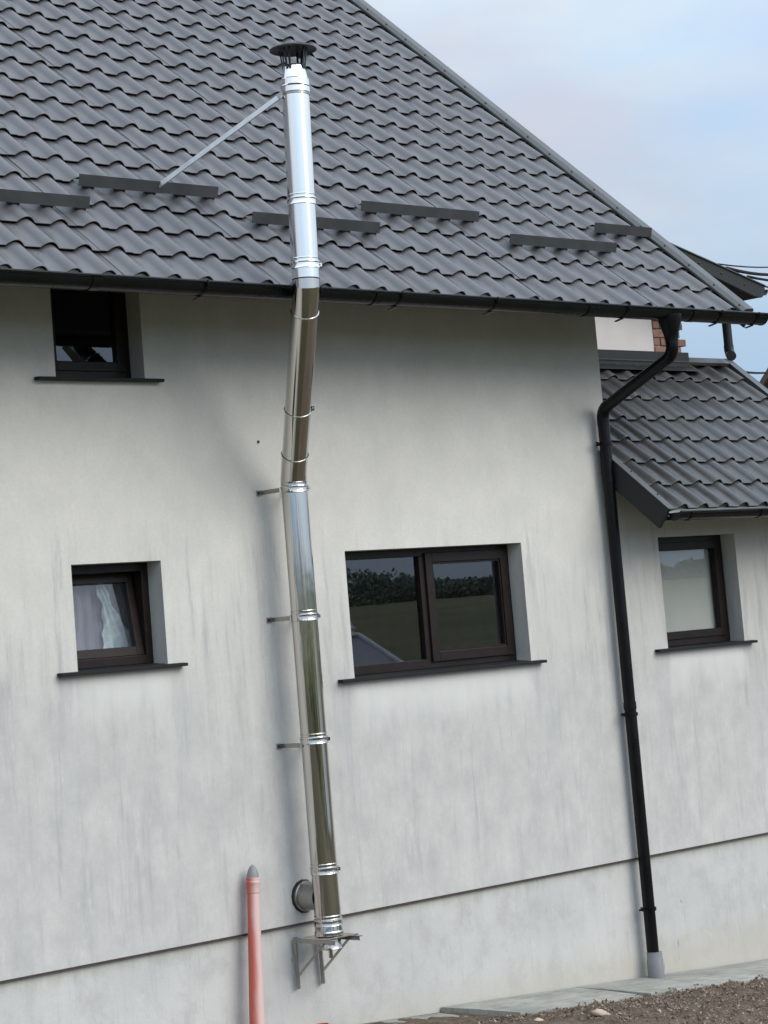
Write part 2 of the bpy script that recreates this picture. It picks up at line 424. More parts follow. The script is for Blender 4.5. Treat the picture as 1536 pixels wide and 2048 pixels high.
# concrete apron along the foot of the wall
def slab(x0, x1, dz0, dz1, w0=.56, w1=.58, notch=0.0):
    bm = B(); top = []
    N = 10
    cols = []
    for i in range(N+1):
        x = lerp(x0, x1, i/N); z = zb(x)+lerp(dz0, dz1, i/N); w = lerp(w0, w1, i/N)+.012*mn.noise(Vector((x*4, 1, 0)))
        xo = x + (notch if i == 0 else 0)
        cols.append([bm.verts.new((x, .009+.006*mn.noise(Vector((x*9, 4, 0))), z)), bm.verts.new((lerp(x, xo, .5), -w/2, z-.006)), bm.verts.new((xo, -w, z-.018)), bm.verts.new((xo, -w, z-.16)), bm.verts.new((x, .009, z-.16))])
    for a, b in zip(cols, cols[1:]):
        for k in range(5): bm.faces.new((a[k], b[k], b[(k+1) % 5], a[(k+1) % 5]))
    bm.faces.new(cols[0]); bm.faces.new(cols[-1][::-1]); bmesh.ops.recalc_face_normals(bm, faces=bm.faces)
    return bm
ap = thing('concrete_apron', (10, -.3, zb(10)-.1), 'pale grey concrete apron slabs running along the foot of the house wall', 'pavement')
for a in ((4.0, 10.00, -.02, -.035, .56, .56, .1), (10.02, 11.225, -.004, -.002, .54, .56, .12), (11.235, 16.0, .0, .0, .56, .66, .06)):
    obj('slab', slab(*a), CONC, ap, bevel=.006)

# ------------------------------------------------------------------ main house
H = thing('house', (8, 4, 0), 'large house with stained white rendered wall and dark graphite tiled roof', 'house')
AL = 0.7156791; CA, SA = math.cos(AL), math.sin(AL)
P0 = Vector((6.714, -.70, 4.423)); WV = .22; BS = .26579
XE = 12.02; XL = 1.6; XR0, XR1 = .9, 12.85
def rp(x, s, h): return Vector((x, -.70+s*CA-h*SA, 4.423+s*SA+h*CA))
PZ = .793
def wall_with_holes(bm, x0, x1, z0, z1, holes, y=0.0, dep=.125, topf=None):
    xs = sorted({x0, x1, *[h[0] for h in holes], *[h[1] for h in holes]}); zs = sorted({z0, z1, *[h[2] for h in holes], *[h[3] for h in holes]})
    V = {}
    def v(x, yy, z):
        k = (round(x, 4), round(yy, 4), round(z, 4))
        if k not in V: V[k] = bm.verts.new((x, yy, z))
        return V[k]
    for xa, xb in zip(xs, xs[1:]):
        for za, zc in zip(zs, zs[1:]):
            if any(h[0] <= xa+1e-6 and xb <= h[1]+1e-6 and h[2] <= za+1e-6 and zc <= h[3]+1e-6 for h in holes): continue
            bm.faces.new((v(xa, y, za), v(xb, y, za), v(xb, y, zc), v(xa, y, zc)))
    for a, b, c, d in holes:
        Y = y+dep+.07
        bm.faces.new((v(a, y, c), v(a, y, d), v(a, Y, d), v(a, Y, c))); bm.faces.new((v(b, y, c), v(b, Y, c), v(b, Y, d), v(b, y, d)))
        bm.faces.new((v(a, y, d), v(b, y, d), v(b, Y, d), v(a, Y, d))); bm.faces.new((v(a, y, c), v(a, Y, c), v(b, Y, c), v(b, y, c)))
WIN_L = (7.497, 8.115, 2.35, 2.918); WIN_U = (7.479, 8.095, 3.965, 4.62); WIN_B = (9.522, 11.081, 2.168, 2.922); WIN_R = (12.464, 13.317, 2.156, 2.917)
yb = 9.0; yr = yb/2; zt = 4.88
bm = B(); wall_with_holes(bm, XL, XE, PZ, zt, [(w_[0], w_[1], w_[2]-.028, w_[3]) for w_ in (WIN_L, WIN_U, WIN_B)])
# gable ends and rear
for x in (XE, XL):
    f = bm.faces.new([bm.verts.new(p) for p in ((x, 0, PZ), (x, yb, PZ), (x, yb, zt), (x, yr, zt+yr*math.tan(AL)-.02), (x, 0, zt))])
bm.faces.new([bm.verts.new(p) for p in ((XL, yb, PZ), (XL, yb, zt), (XE, yb, zt), (XE, yb, PZ))])
bm.faces.new([bm.verts.new(p) for p in ((XL, 0, PZ), (XE, 0, PZ), (XE, .019, PZ), (XL, .019, PZ))])
obj('wall', bm, STUCCO, H, origin=(8, 0, PZ))
bm = B()
for q in (((XL+.02, .02, -1.2), (XE-.02, .02, -1.2), (XE-.02, .02, PZ+.01), (XL+.02, .02, PZ+.01)), ((XE-.02, .02, -1.2), (XE-.02, yb-.02, -1.2), (XE-.02, yb-.02, PZ+.01), (XE-.02, .02, PZ+.01)),
          ((XE-.02, yb-.02, -1.2), (XL+.02, yb-.02, -1.2), (XL+.02, yb-.02, PZ+.01), (XE-.02, yb-.02, PZ+.01)), ((XL+.02, yb-.02, -1.2), (XL+.02, .02, -1.2), (XL+.02, .02, PZ+.01), (XL+.02, yb-.02, PZ+.01))):
    bm.faces.new([bm.verts.new(p) for p in q])
obj('plinth', bm, PLINTH, H, origin=(8, .02, -1.2))
bm = B(); box(bm, XL, XE-.003, -.004, .016, PZ-.010, PZ-.001)
obj('drip_edge', bm, simple('rusty_drip_edge', (.055, .032, .030), .7), H)

bm = B(); lathe(bm, (8.902, -.004, 3.588), (0, -1, 0), [(.009, -.004), (.009, .001), (0, .001)], 10); obj('nail_hole', bm, RUBBER, H)
# windows ------------------------------------------------------------
def frame_bm(x0, x1, z0, z1, w, y0, y1, wb=None):
    bm = B(); wb = wb or w
    box(bm, x0, x0+w, y0, y1, z0, z1); box(bm, x1-w, x1, y0, y1, z0, z1)
    box(bm, x0+w, x1-w, y0, y1, z1-w, z1); box(bm, x0+w, x1-w, y0, y1, z0, z0+wb); return bm
def pane(x0, x1, z0, z1, y, parent, tilt=None):
    bm = B(); box(bm, x0, x1, y, y+.004, z0, z1)
    if tilt: bmesh.ops.rotate(bm, verts=bm.verts, cent=tilt[0], matrix=Matrix.Rotation(tilt[1], 3, 'X'))
    return obj('pane', bm, GLASS, parent)
def sill(x0, x1, z, parent, o, th=.018, yo=-.05):
    x0 += .012; x1 -= .012
    bm = B()
    prism(bm, [(x0, yo, z-.004), (x0, yo, z-.004-th), (x0, yo+.012, z-.004-th), (x0, -.003, z-.020), (x0, -.003, z-.001)], (x1-x0, 0, 0))
    prism(bm, [(o[0]+.002, -.003, z-.001), (o[0]+.002, -.003, z-.020), (o[0]+.002, .123, z-.015), (o[0]+.002, .123, o[2]-.001)], (o[1]-o[0]-.004, 0, 0))
    s = obj('sill', bm, SILL, parent, bevel=.002)
def room(x0, x1, z0, z1, parent, d=1.6):
    bm = B(); e = .35; X0, X1, Z0, Z1, Y0, Y1 = x0-e, x1+e, z0-.5, min(z1+.15, z1+.15), .20, .20+d
    box(bm, X0, X1, Y0, Y1, Z0, Z1)
    f = [f for f in bm.faces if all(abs(v.co.y-Y0) < 1e-5 for v in f.verts)]; bmesh.ops.delete(bm, geom=f, context='FACES')
    for f in bm.faces: f.normal_flip()
    # close the strip between opening and room walls
    for q in ((X0, x0, Z0, Z1), (x1, X1, Z0, Z1), (x0, x1, Z0, z0), (x0, x1, z1, Z1)):
        bm.faces.new([bm.verts.new(p) for p in ((q[0], Y0, q[2]), (q[1], Y0, q[2]), (q[1], Y0, q[3]), (q[0], Y0, q[3]))])
    return obj('interior', bm, INTER, parent)
YF = .125
def window(o, label, parent):
    x0, x1, z0, z1 = o
    w = thing('window', ((x0+x1)/2, YF, z0), None, None); w.parent = parent; w.location = WORLD[w]-WORLD[parent]
    w['label'] = label; return w
# big two-light window
w = window(WIN_B, 'wide two-light window reflecting hills, to the right of the steel flue', H); x0, x1, z0, z1 = WIN_B
bm = frame_bm(x0, x1, z0, z1, .050, YF, .195, .058); box(bm, 10.262, 10.325, YF, .195, z0+.058, z1-.050)
obj('frame', bm, FRAME, w, bevel=.003)
pane(x0+.046, 10.264, z0+.054, z1-.048, .150, w)
s_ = obj('sash', frame_bm(10.305, x1-.030, z0+.038, z1-.030, .062, .108, .160), FRAME, w, bevel=.004)
bm = frame_bm(10.367, x1-.092, z0+.100, z1-.092, .012, .118, .150); obj('glazing_bead', bm, FRAME, s_)
pane(10.365, x1-.090, z0+.098, z1-.090, .140, s_); sill(9.37, 11.19, 2.158, w, WIN_B); room(x0, x1, z0, z1, w)
# tilted window lower left
w = window(WIN_L, 'small lower window on the left with its brown sash tilted open', H); x0, x1, z0, z1 = WIN_L
obj('frame', frame_bm(x0, x1, z0, z1, .048, YF, .195, .050), FRAME, w, bevel=.003)
piv = Vector((x0, .150, z0+.052)); tl = -R(9)
bm = frame_bm(x0+.046, x1-.046, z0+.050, z1-.046, .052, .142, .190); bmesh.ops.rotate(bm, verts=bm.verts, cent=piv, matrix=Matrix.Rotation(tl, 3, 'X'))
s_ = obj('sash', bm, FRAME, w, bevel=.003)
pane(x0+.096, x1-.096, z0+.100, z1-.096, .162, s_, (piv, tl)); sill(7.345, 8.232, 2.340, w, WIN_L); room(x0, x1, z0, z1, w)
bm = B(); N = 60; rows = 10; vv = []
for j in range(rows+1):
    vv.append([bm.verts.new((lerp(7.45, 8.15, i/N), .34+.012*math.sin(i*.9+.3*math.sin(j*.7))+.006*math.sin(i*2.3), lerp(2.30, 2.93, j/rows))) for i in range(N+1)])
for a, b in zip(vv, vv[1:]):
    for i in range(N): bm.faces.new((a[i], a[i+1], b[i+1], b[i]))
obj('added_curtain', bm, CURTAIN, w, smooth=3)  # curtain added behind the glass for the tilted pane's grey reflected tones
bm = B(); N = 16; vv = []
for j in range(15):
    t = j/14; cx_ = lerp(8.06, 7.90, t) if t > .35 else lerp(8.02, 8.02, t); wd = lerp(.17, .05, sm(t*1.3)) + .012*math.sin(j*1.7)
    vv.append([bm.verts.new((cx_+wd*(i/N-.5)*2*.8, .30+.012*math.sin(i*1.1+j*.3), 2.38+.44*t)) for i in range(N+1)])
for a, b in zip(vv, vv[1:]):
    for i in range(N): bm.faces.new((a[i], a[i+1], b[i+1], b[i]))
obj('added_cloth', bm, PALE_CLOTH, w, smooth=3)  # cloth added for the pale sky-reflection patches in the tilted pane
# upper window under the eave
w = window(WIN_U, 'dark upper window tucked under the eave gutter', H); x0, x1, z0, z1 = WIN_U
obj('frame', frame_bm(x0, x1, z0, z1, .050, YF, .195, .045), FRAME, w, bevel=.003)
s_ = obj('sash', frame_bm(x0+.045, x1-.040, z0+.040, z1-.040, .055, .115, .165), FRAME, w, bevel=.003)
pane(x0+.098, x1-.093, z0+.093, z1-.093, .140, s_); sill(7.322, 8.208, 3.950, w, WIN_U); room(x0, x1, z0, z1-.1, w)

# roof ----------------------------------------------------------------
ROOF = thing('roof', (8, 1.8, 5), None, None); ROOF.parent = H; ROOF.location = WORLD[ROOF]-WORLD[H]
HC, ST = .035, .021      # crest height, step height
def tile_profile(n):
    out = [(-.5, -HC)]
    for k in range(n+1):
        u = -.265+.53*k/n; c = math.cos(math.pi*u/.53) if 0 < k < n else 0
        out.append((u, (c**.9 if c > 1e-6 else 0)*HC-HC))
    return out+[(.5, -HC)]
PROF = tile_profile(10)
def tile_mesh(w, b, name, mat, ulo=-.5, uhi=.5):
    """local x along the eave, y up the slope, z off the roof; origin at the front of the crest"""
    bm = B(); pr = [(u, h) for u, h in PROF if ulo-1e-6 <= u <= uhi+1e-6]
    lines = []
    for (s, dh) in ((.020, -.010), (.0, -.0045), (.0, -.0012), (.004, 0), (b*.5, -ST*.5+.0018), (b+.012, -ST)):
        lines.append([bm.verts.new((u*w*1.0, s, h+dh)) for u, h in pr])
    for k, (a, c) in enumerate(zip(lines, lines[1:])):
        for i in range(len(pr)-1):
            f = bm.faces.new((a[i], a[i+1], c[i+1], c[i])); f.smooth = k >= 2
    bmesh.ops.recalc_face_normals(bm, faces=bm.faces)
    if sum(f.normal.z for f in bm.faces) < 0: bmesh.ops.reverse_faces(bm, faces=bm.faces)
    me = bpy.data.meshes.new(name); bm.to_mesh(me); bm.free(); me.materials.append(mat); return me
TM = tile_mesh(WV, BS, 'tile', TILE)
camp = Vector((0, -10.372, 2.4))
cells = []
for j in range(0, 24):
    for i in range(-26, 28):
        x = P0.x+i*WV
        if x > 12.70: continue
        p = rp(x, j*BS, 0); q = p-camp; zc = q.dot(_f)
        px = 768+4642*q.dot(_r2)/zc; py = 732.4-4642*q.dot(_u2)/zc
        vis = -60 < px < 1600 and -60 < py
        cells.append((0 if vis else 1, q.length, i, j, p))
cells.sort(key=lambda c: (c[0], c[1]))
def jit(i, j, k): return (mn.noise(Vector((i*.7+k*9.1, j*.9, k*3.3))))
RV, RF = [], []; TV = [v.co.copy() for v in TM.vertices]; TF = [tuple(p.vertices) for p in TM.polygons]
for n_, (v_, dd, i, j, p) in enumerate(cells):
    p = p+Vector((0, 0, .0022*jit(i, j, 1)+(.003 if (i+26) % 5 == 0 else 0)))
    if n_ < 300:
        o = link_copy(TM, 'tile', ROOF, p, (AL+R(.25)*jit(i, j, 2), R(.25)*jit(i, j, 3), 0))
    else:
        M = Matrix.Translation(p) @ Matrix.Rotation(AL+R(.25)*jit(i, j, 2), 4, 'X'); k0 = len(RV)
        RV += [M @ v for v in TV]; RF += [tuple(q+k0 for q in f) for f in TF]
o = mesh_obj('tile', RV, RF, TILE, ROOF, (8, 1.8, 5)); o['kind'] = 'stuff'
o.data.polygons.foreach_set('use_smooth', [p.use_smooth for p in TM.polygons]*(len(RF)//len(TF)))
bm = B()
for v_, dd, i, j, p in cells[:430]:
    if rnd_screw.random() < .30:
        q = rp(p.x-.095, j*BS-.045, -HC-.004-ST*.83); lathe(bm, q, rp(0, 0, 1)-rp(0, 0, 0), [(.0085, 0), (.0085, .002), (.0055, .002), (.0055, .006), (0, .007)], 6)
tag(obj('screw', bm, GUARD, ROOF), kind='stuff')
# deck, back slope, verge trims, eave flashing
SL = 24*BS+.02
def slab_on_roof(x0, x1, s0, s1, h0, h1):
    bm = B(); a = [rp(x0, s0, h0), rp(x0, s1, h0), rp(x0, s1, h1), rp(x0, s0, h1)]; prism(bm, a, (x1-x0, 0, 0)); return bm
obj('deck', slab_on_roof(XR0+.03, 12.80, .035, SL-.02, -.095, -.062), DARK, ROOF)
top = rp(0, SL, 0)
bm = B(); yb2 = 2*top.y-(-.70); prism(bm, [(XR0, top.y+.01, top.z), (XR0, yb2, 4.42), (XR0, yb2, 4.33), (XR0, top.y+.01, top.z-.12)], (XR1-XR0, 0, 0))
obj('rear_slope', bm, TILE, ROOF)
bm = B(); tube(bm, [(XR0, top.y, top.z-.01), (XR1, top.y, top.z-.01)], .07, 16); obj('ridge_cap', bm, TRIM, ROOF, smooth=.6)
# right verge: stepped flat strip and outer face
bm = B()
prism(bm, [rp(12.735, -.03, -.010), rp(12.765, -.03, .012), rp(12.835, -.03, .016), rp(12.850, -.03, .004), rp(12.850, -.03, -.14), rp(12.835, -.03, -.14), rp(12.82, -.03, -.02), rp(12.735, -.03, -.026)], rp(0, SL, 0)-rp(0, -.03, 0))
vt = obj('verge_trim', bm, TRIM, ROOF, bevel=.002)
bm = B()
for k in range(24): lathe(bm, rp(12.752, k*BS+.03, .002), rp(0, 0, 1)-rp(0, 0, 0), [(.006, 0), (.007, .006), (0, .012)], 8)
obj('screw', bm, GUARD, vt)
bm = B(); prism(bm, [rp(XR0+.03, -.03, -.02), rp(XR0-.02, -.03, .012), rp(XR0-.02, -.03, -.14), rp(XR0, -.03, -.14)], rp(0, SL, 0)-rp(0, -.03, 0)); obj('verge_trim', bm, TRIM, ROOF)
FLASH = simple('pale_drip_flashing', (.20, .205, .20), .45)
bm = B(); prism(bm, [rp(XR0+.1, -.055, -.052), rp(XR0+.1, .12, -.047), rp(XR0+.1, .12, -.049), rp(XR0+.1, -.055, -.054), rp(XR0+.1, -.06, -.075), rp(XR0+.1, -.058, -.075)][:4], (12.78-XR0-.1, 0, 0))
obj('eave_flashing', bm, FLASH, ROOF)
bm = B(); box(bm, XR0+.1, 12.80, -.672, -.650, 4.315, 4.352); obj('fascia', bm, DARK, ROOF)
# crumpled comb filler seen in the mouths of the first waves
def filler(xc, f_, name, mat, parent):
    for i in range(-2, 28):
        x = xc+i*.22
        if x > (12.7 if parent is ROOF else 14.6) or (parent is not ROOF and i < 0): continue
        bm = B(); prism(bm, [f_(x+dx,   .016+.009*mn.noise(Vector((i, k, 0))), -HC-.014+hh) for k, (dx, hh) in enumerate([(-.055, 0), (-.04, .012), (-.018, .023), (.004, .027), (.028, .021), (.046, .010), (.058, 0)])], f_(0, .05, 0)-f_(0, 0, 0))
        obj(name, bm, mat, parent)
filler(P0.x, rp, 'comb_filler', simple('comb_filler', (.36, .37, .36), .7), ROOF)
# snow guards -------------------------------------------------------
def guard(x0, x1, s):
    bm = B()
    # upright leaf leaning a little, foot leaf lying on the crests
    prism(bm, [rp(x0, s-.004, .002), rp(x0, s+.028, .062), rp(x0, s+.031, .060), rp(x0, s-.001, .002)], (x1-x0, .0, 0))
    prism(bm, [rp(x0, s+.001, .002), rp(x0, s+.001, .004), rp(x0, s+.075, .004), rp(x0, s+.075, .002)], (x1-x0, 0, 0))
    g = obj('snow_guard', bm, GUARD, ROOF)
    i0 = math.ceil((x0-P0.x)/WV); 
    for i in range(i0, i0+6):
        x = P0.x+i*WV
        if x > x1-.02: break
        bm = B(); prism(bm, [rp(x-.03, s+.002, -.018), rp(x-.03, s+.002, .004), rp(x-.03, s+.04, .004), rp(x-.03, s+.04, -.022)], (.06, 0, 0)); obj('foot', bm, BLACKCAP, g)
for a, b, s in ((6.62, 7.64, .675), (8.81, 9.84, .665), (11.01, 12.07, .665), (7.73, 8.74, .945), (9.90, 10.96, .945), (12.11, 12.72, .945)): guard(a, b, s)

# gutter --------------------------------------------------------------
def gutter_bm(x0, x1, yc, zt_, r_, fl=0.0):
    """half-round gutter along x; both skins, rolled bead in front"""
    pts = []
    for k in range(13):
        a = math.pi*k/12; pts.append((yc-math.cos(a)*r_, zt_-math.sin(a)*r_))
    inn = [(yc+(y-yc)*.955, zt_+(z-zt_)*.955) for y, z in pts[::-1]]
    bm = B(); prism(bm, [(x0, y, z) for y, z in pts+inn], (x1-x0, 0, 0))
    tube(bm, [(x0, yc-r_-.004, zt_), (x1, yc-r_-.004, zt_)], .009, 8)
    return bm
GU = thing('gutter', (8, -.76, 4.30), None, None); GU.parent = H; GU.location = WORLD[GU]-WORLD[H]
GY, GZ, GR = -.765, 4.362, .066
obj('channel', gutter_bm(XR0, 12.865, GY, GZ, GR), GUTTER, GU, smooth=.7)
bm = B(); lathe(bm, (12.865, GY, GZ-.0), (1, 0, 0), [(GR+.003, 0), (GR+.003, .004), (0, .004)], 28)
bmesh.ops.delete(bm, geom=[v for v in bm.verts if v.co.z > GZ+.012], context='VERTS'); obj('end_cap', bm, GUTTER, GU)
def ring_half(x, wd, grow):
    bm = B(); pts = []
    for k in range(13):
        a = math.pi*k/12; pts.append((GY-math.cos(a)*(GR+grow), GZ-math.sin(a)*(GR+grow)))
    inn = [(GY+(y-GY)*.93, GZ+(z-GZ)*.93) for y, z in pts[::-1]]
    prism(bm, [(x, y, z) for y, z in pts+inn], (wd, 0, 0)); return bm
for x in (7.16, 9.17, 11.02, 12.06): obj('joint', ring_half(x, .055, .005), GUTTER, GU, smooth=.7)
for x in (7.9, 8.72, 9.36, 10.16, 11.38, 12.34, 12.74):
    bm = ring_half(x, .022, .004); tube(bm, [(x+.011, GY-GR-.004, GZ-.035), (x+.011, GY-GR-.013, GZ-.02), (x+.011, GY-GR-.012, GZ+.008)], .006, 8)
    bar(bm, (x+.011, GY-.01, GZ-GR-.006), (x+.011, GY+.05, GZ-GR-.016), .022, .006)
    obj('bracket', bm, GUTTER, GU, smooth=.7)

# downpipe (own thing) ------------------------------------------------
DX = 11.915
D = thing('downpipe', (DX, -.07, .0), 'long black round downpipe with swan neck at the corner of the main wall', 'downpipe')
bm = B(); lathe(bm, (DX-.035, GY, GZ-.20), (0, 0, 1), [(.044, -.02), (.044, 0), (.052, .05), (.078, .13), (.080, .17)], 28)
obj('outlet_funnel', bm, PIPEB, D, smooth=.5)
pr_ = .040
def arc_pts(a, b, c, r_, n=5):
    a, b, c = Vector(a), Vector(b), Vector(c); d1 = (a-b).normalized(); d2 = (c-b).normalized()
    th = d1.angle(d2); t = r_/math.tan(th/2); p1 = b+d1*t; p2 = b+d2*t; ctr = b+(d1+d2).normalized()*(r_/math.sin(th/2))
    out = []
    for k in range(n+1):
        v = (p1-ctr).normalized().slerp((p2-ctr).normalized(), k/n); out.append(ctr+v*r_)
    return out
top_ = (DX-.035, GY, GZ-.19); k1 = (DX-.035, GY, 4.07); k2 = (DX+.005, -.075, 3.79); bot = (DX+.02, -.065, .18)
e1 = arc_pts(top_, k1, k2, .09); e2 = arc_pts(k1, k2, bot, .09)
bm = B(); tube(bm, [Vector(top_)]+e1, pr_+.002); obj('upper_elbow', bm, PIPEB, D, smooth=.5)
bm = B(); tube(bm, [e1[-1], e2[0]], pr_); obj('neck', bm, PIPEB, D, smooth=.5)
bm = B(); tube(bm, e2+[e2[-1]+(Vector(bot)-e2[-1]).normalized()*.05], pr_+.002); obj('lower_elbow', bm, PIPEB, D, smooth=.5)
mid = [lerp(e2[-1].z, bot[2], t) for t in (0, .14, .55, 1)]
def dpx(z): t = (z-bot[2])/(3.79-bot[2]); return (lerp(bot[0], k2[0], t), lerp(bot[1], k2[1], t), z)
for za, zc in ((e2[-1].z-.03, 3.32), (3.34, 1.80), (1.82, .17)):
    bm = B(); tube(bm, [dpx(za), dpx(zc)], pr_); obj('pipe_section', bm, PIPEB, D, smooth=.5)
for z in (3.33, 1.81):
    bm = B(); lathe(bm, dpx(z-.04), (0, 0, 1), [(.0405, 0), (.0435, .003), (.0435, .05), (.0405, .053)]); obj('socket', bm, PIPEB, D, smooth=.5)
for z in (3.56, 1.74, .46):
    bm = B(); lathe(bm, dpx(z-.012), (0, 0, 1), [(.046, 0), (.049, 0), (.049, .022), (.046, .022)])
    bar(bm, dpx(z), (dpx(z)[0], .0, z), .018, .018); bar(bm, (DX-.045, -.065, z), (DX-.085, -.075, z+.006), .012, .012); obj('clamp', bm, PIPEB, D, smooth=.5)
bm = B(); lathe(bm, (DX+.02, -.075, -.02), (0, 0, 1), [(.055, 0), (.055, .14), (.051, .17), (.051, .20), (.0, .20)]); 
obj('drain_socket', bm, GREYPL, D, smooth=.5)['label'] = 'short grey plastic drain socket'

# ------------------------------------------------------------------ annex
A = thing('annex', (13.4, .5, 0), 'lower side annex with white wall, small dark roof and blind-covered window', 'house')
A2 = R(40.1); CA2, SA2 = math.cos(A2), math.sin(A2); P2 = Vector((12.178, -.504, 3.105)); B2 = .274
def ap_(x, s, h): return Vector((x, P2.y+s*CA2-h*SA2, P2.z+s*SA2+h*CA2))
XA1 = 14.46
bm = B(); wall_with_holes(bm, XE+.0005, XA1, PZ, 3.35, [(WIN_R[0], WIN_R[1], WIN_R[2]-.024, WIN_R[3])])
bm.faces.new([bm.verts.new(p) for p in ((XA1, 0, PZ), (XA1, 2.2, PZ), (XA1, 2.2, 3.35), (XA1, .95, 4.18), (XA1, 0, 3.35))])
bm.faces.new([bm.verts.new(p) for p in ((XE, 0, PZ), (XA1, 0, PZ), (XA1, .019, PZ), (XE, .019, PZ))])
obj('wall', bm, STUCCO, A, origin=(13, 0, PZ))
bm = B()
bm.faces.new([bm.verts.new(p) for p in ((XE-.02, .021, -1.4), (XA1-.02, .021, -1.4), (XA1-.02, .021, PZ+.01), (XE-.02, .021, PZ+.01))])
bm.faces.new([bm.verts.new(p) for p in ((XA1-.02, .021, -1.4), (XA1-.02, 2.2, -1.4), (XA1-.02, 2.2, PZ+.01), (XA1-.02, .021, PZ+.01))])
obj('plinth', bm, PLINTH, A)
bm = B(); box(bm, XE, XA1, -.0045, .016, PZ-.0105, PZ-.001); obj('drip_edge', bm, bpy.data.materials['rusty_drip_edge'], A)
w = window(WIN_R, 'annex window with a pale roller blind drawn down', A); x0, x1, z0, z1 = WIN_R
obj('frame', frame_bm(x0, x1, z0, z1, .052, YF, .195, .052), FRAME, w, bevel=.003)
s_ = obj('sash', frame_bm(x0+.045, x1-.045, z0+.045, z1-.040, .055, .112, .165), FRAME, w, bevel=.003)
pane(x0+.098, x1-.098, z0+.098, z1-.093, .145, s_); sill(12.306, 13.415, 2.150, w, WIN_R); room(x0, x1, z0, z1, w)
bm = B(); box(bm, x0+.04, x1-.04, .178, .182, z0+.04, z1-.02); obj('roller_blind', bm, BLIND, w)
AR = thing('roof', (13.3, .2, 3.1), None, None); AR.parent = A; AR.location = WORLD[AR]-WORLD[A]
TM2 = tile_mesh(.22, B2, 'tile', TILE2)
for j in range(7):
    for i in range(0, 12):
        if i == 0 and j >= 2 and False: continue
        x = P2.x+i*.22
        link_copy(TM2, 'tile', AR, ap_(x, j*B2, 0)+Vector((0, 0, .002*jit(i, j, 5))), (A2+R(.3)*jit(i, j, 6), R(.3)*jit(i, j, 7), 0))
def aslab(x0, x1, s0, s1, h0, h1):
    bm = B(); prism(bm, [ap_(x0, s0, h0), ap_(x0, s1, h0), ap_(x0, s1, h1), ap_(x0, s0, h1)], (x1-x0, 0, 0)); return bm
sw = .504/CA2                      # slope distance at which the roof meets the wall plane
obj('deck', aslab(11.99, 14.62, .03, 7.0*B2, -.085, -.058), DARK, AR)
STR = .4*B2
bm = aslab(11.952, 12.072, -.01, sw-.02, -.044, -.036)
obj('edge_strip', bm, TILE2, AR); obj('edge_strip', aslab(12.024, 12.072, sw+.001, 6.95*B2, -.044, -.036), TILE2, AR)
# left verge board with its top trim
bm = aslab(11.940, 11.968, -.06, sw-.01, -.150, .004); obj('verge_board', bm, BOARD, AR, bevel=.002)
bm = aslab(11.936, 12.000, -.065, sw-.01, .0045, .010); v = obj('verge_trim', bm, TRIM, AR)
bm = B()
for k in range(3): lathe(bm, ap_(11.985, .1+k*B2, .010), ap_(0, 0, 1)-ap_(0, 0, 0), [(.006, 0), (.006, .005), (0, .009)], 8)
obj('screw', bm, GUARD, v)
# wall flashing along the main gable
bm = B(); prism(bm, [ap_(XE+.004, sw+.02, -.03), ap_(XE+.004, sw+.02, .05), ap_(XE+.010, sw+.02, .05), ap_(XE+.010, sw+.02, -.03)], ap_(0, 6.9*B2, 0)-ap_(0, sw+.02, 0)); obj('side_flashing', bm, TRIM, AR)
# right verge
bm = aslab(14.625, 14.70, -.04, 7.0*B2, -.02, .014); v = obj('verge_trim', bm, TRIM, AR, bevel=.002)
bm = aslab(14.702, 14.712, -.04, 7.0*B2, -.15, .012); obj('verge_board', bm, BOARD, AR)
# ridge
bm = aslab(12.03, 14.71, 6.72*B2, 6.98*B2, -.012, .014); t_ = ap_(0, 6.98*B2, .014)
prism(bm, [(12.03, t_.y+.002, t_.z), (12.03, t_.y+.14, t_.z-.11), (12.03, t_.y+.14, t_.z-.13), (12.03, t_.y+.002, t_.z-.02)], (2.68, 0, 0))
obj('ridge_cap', bm, TRIM, AR)
bm = B(); prism(bm, [(12.03, t_.y+.02, t_.z-.03), (12.03, t_.y+1.3, t_.z-1.1), (12.03, t_.y+1.3, t_.z-1.2), (12.03, t_.y+.02, t_.z-.13)], (2.65, 0, 0)); obj('rear_slope', bm, TILE2, AR)
obj('eave_flashing', aslab(11.97, 14.66, -.07, .10, -.053, -.050), FLASH, AR)
filler(P2.x, ap_, 'comb_filler', simple('comb_filler_dark', (.10, .105, .10), .7), AR)
# annex gutter
G2 = thing('gutter', (13.3, -.57, 2.98), None, None); G2.parent = A; G2.location = WORLD[G2]-WORLD[A]
gy2, gz2, gr2 = -.562, 3.043, .052
obj('channel', gutter_bm(11.985, 14.66, gy2, gz2, gr2), GUTTER, G2, smooth=.7)
bm = B(); lathe(bm, (11.985, gy2, gz2), (-1, 0, 0), [(gr2+.002, 0), (gr2+.002, .004), (0, .004)], 24)
bmesh.ops.delete(bm, geom=[v for v in bm.verts if v.co.z > gz2+.012], context='VERTS'); obj('end_cap', bm, GUTTER, G2)
GYo, GZo, GRo = GY, GZ, GR; GY, GZ, GR = gy2, gz2, gr2
for x in (12.10, 12.86, 13.6): obj('bracket', ring_half(x, .03, .005), GUTTER, G2, smooth=.7)
GY, GZ, GR = GYo, GZo, GRo
bm = B(); box(bm, 11.97, 14.62, -.480, -.462, 3.0, 3.04); obj('fascia', bm, DARK, AR)

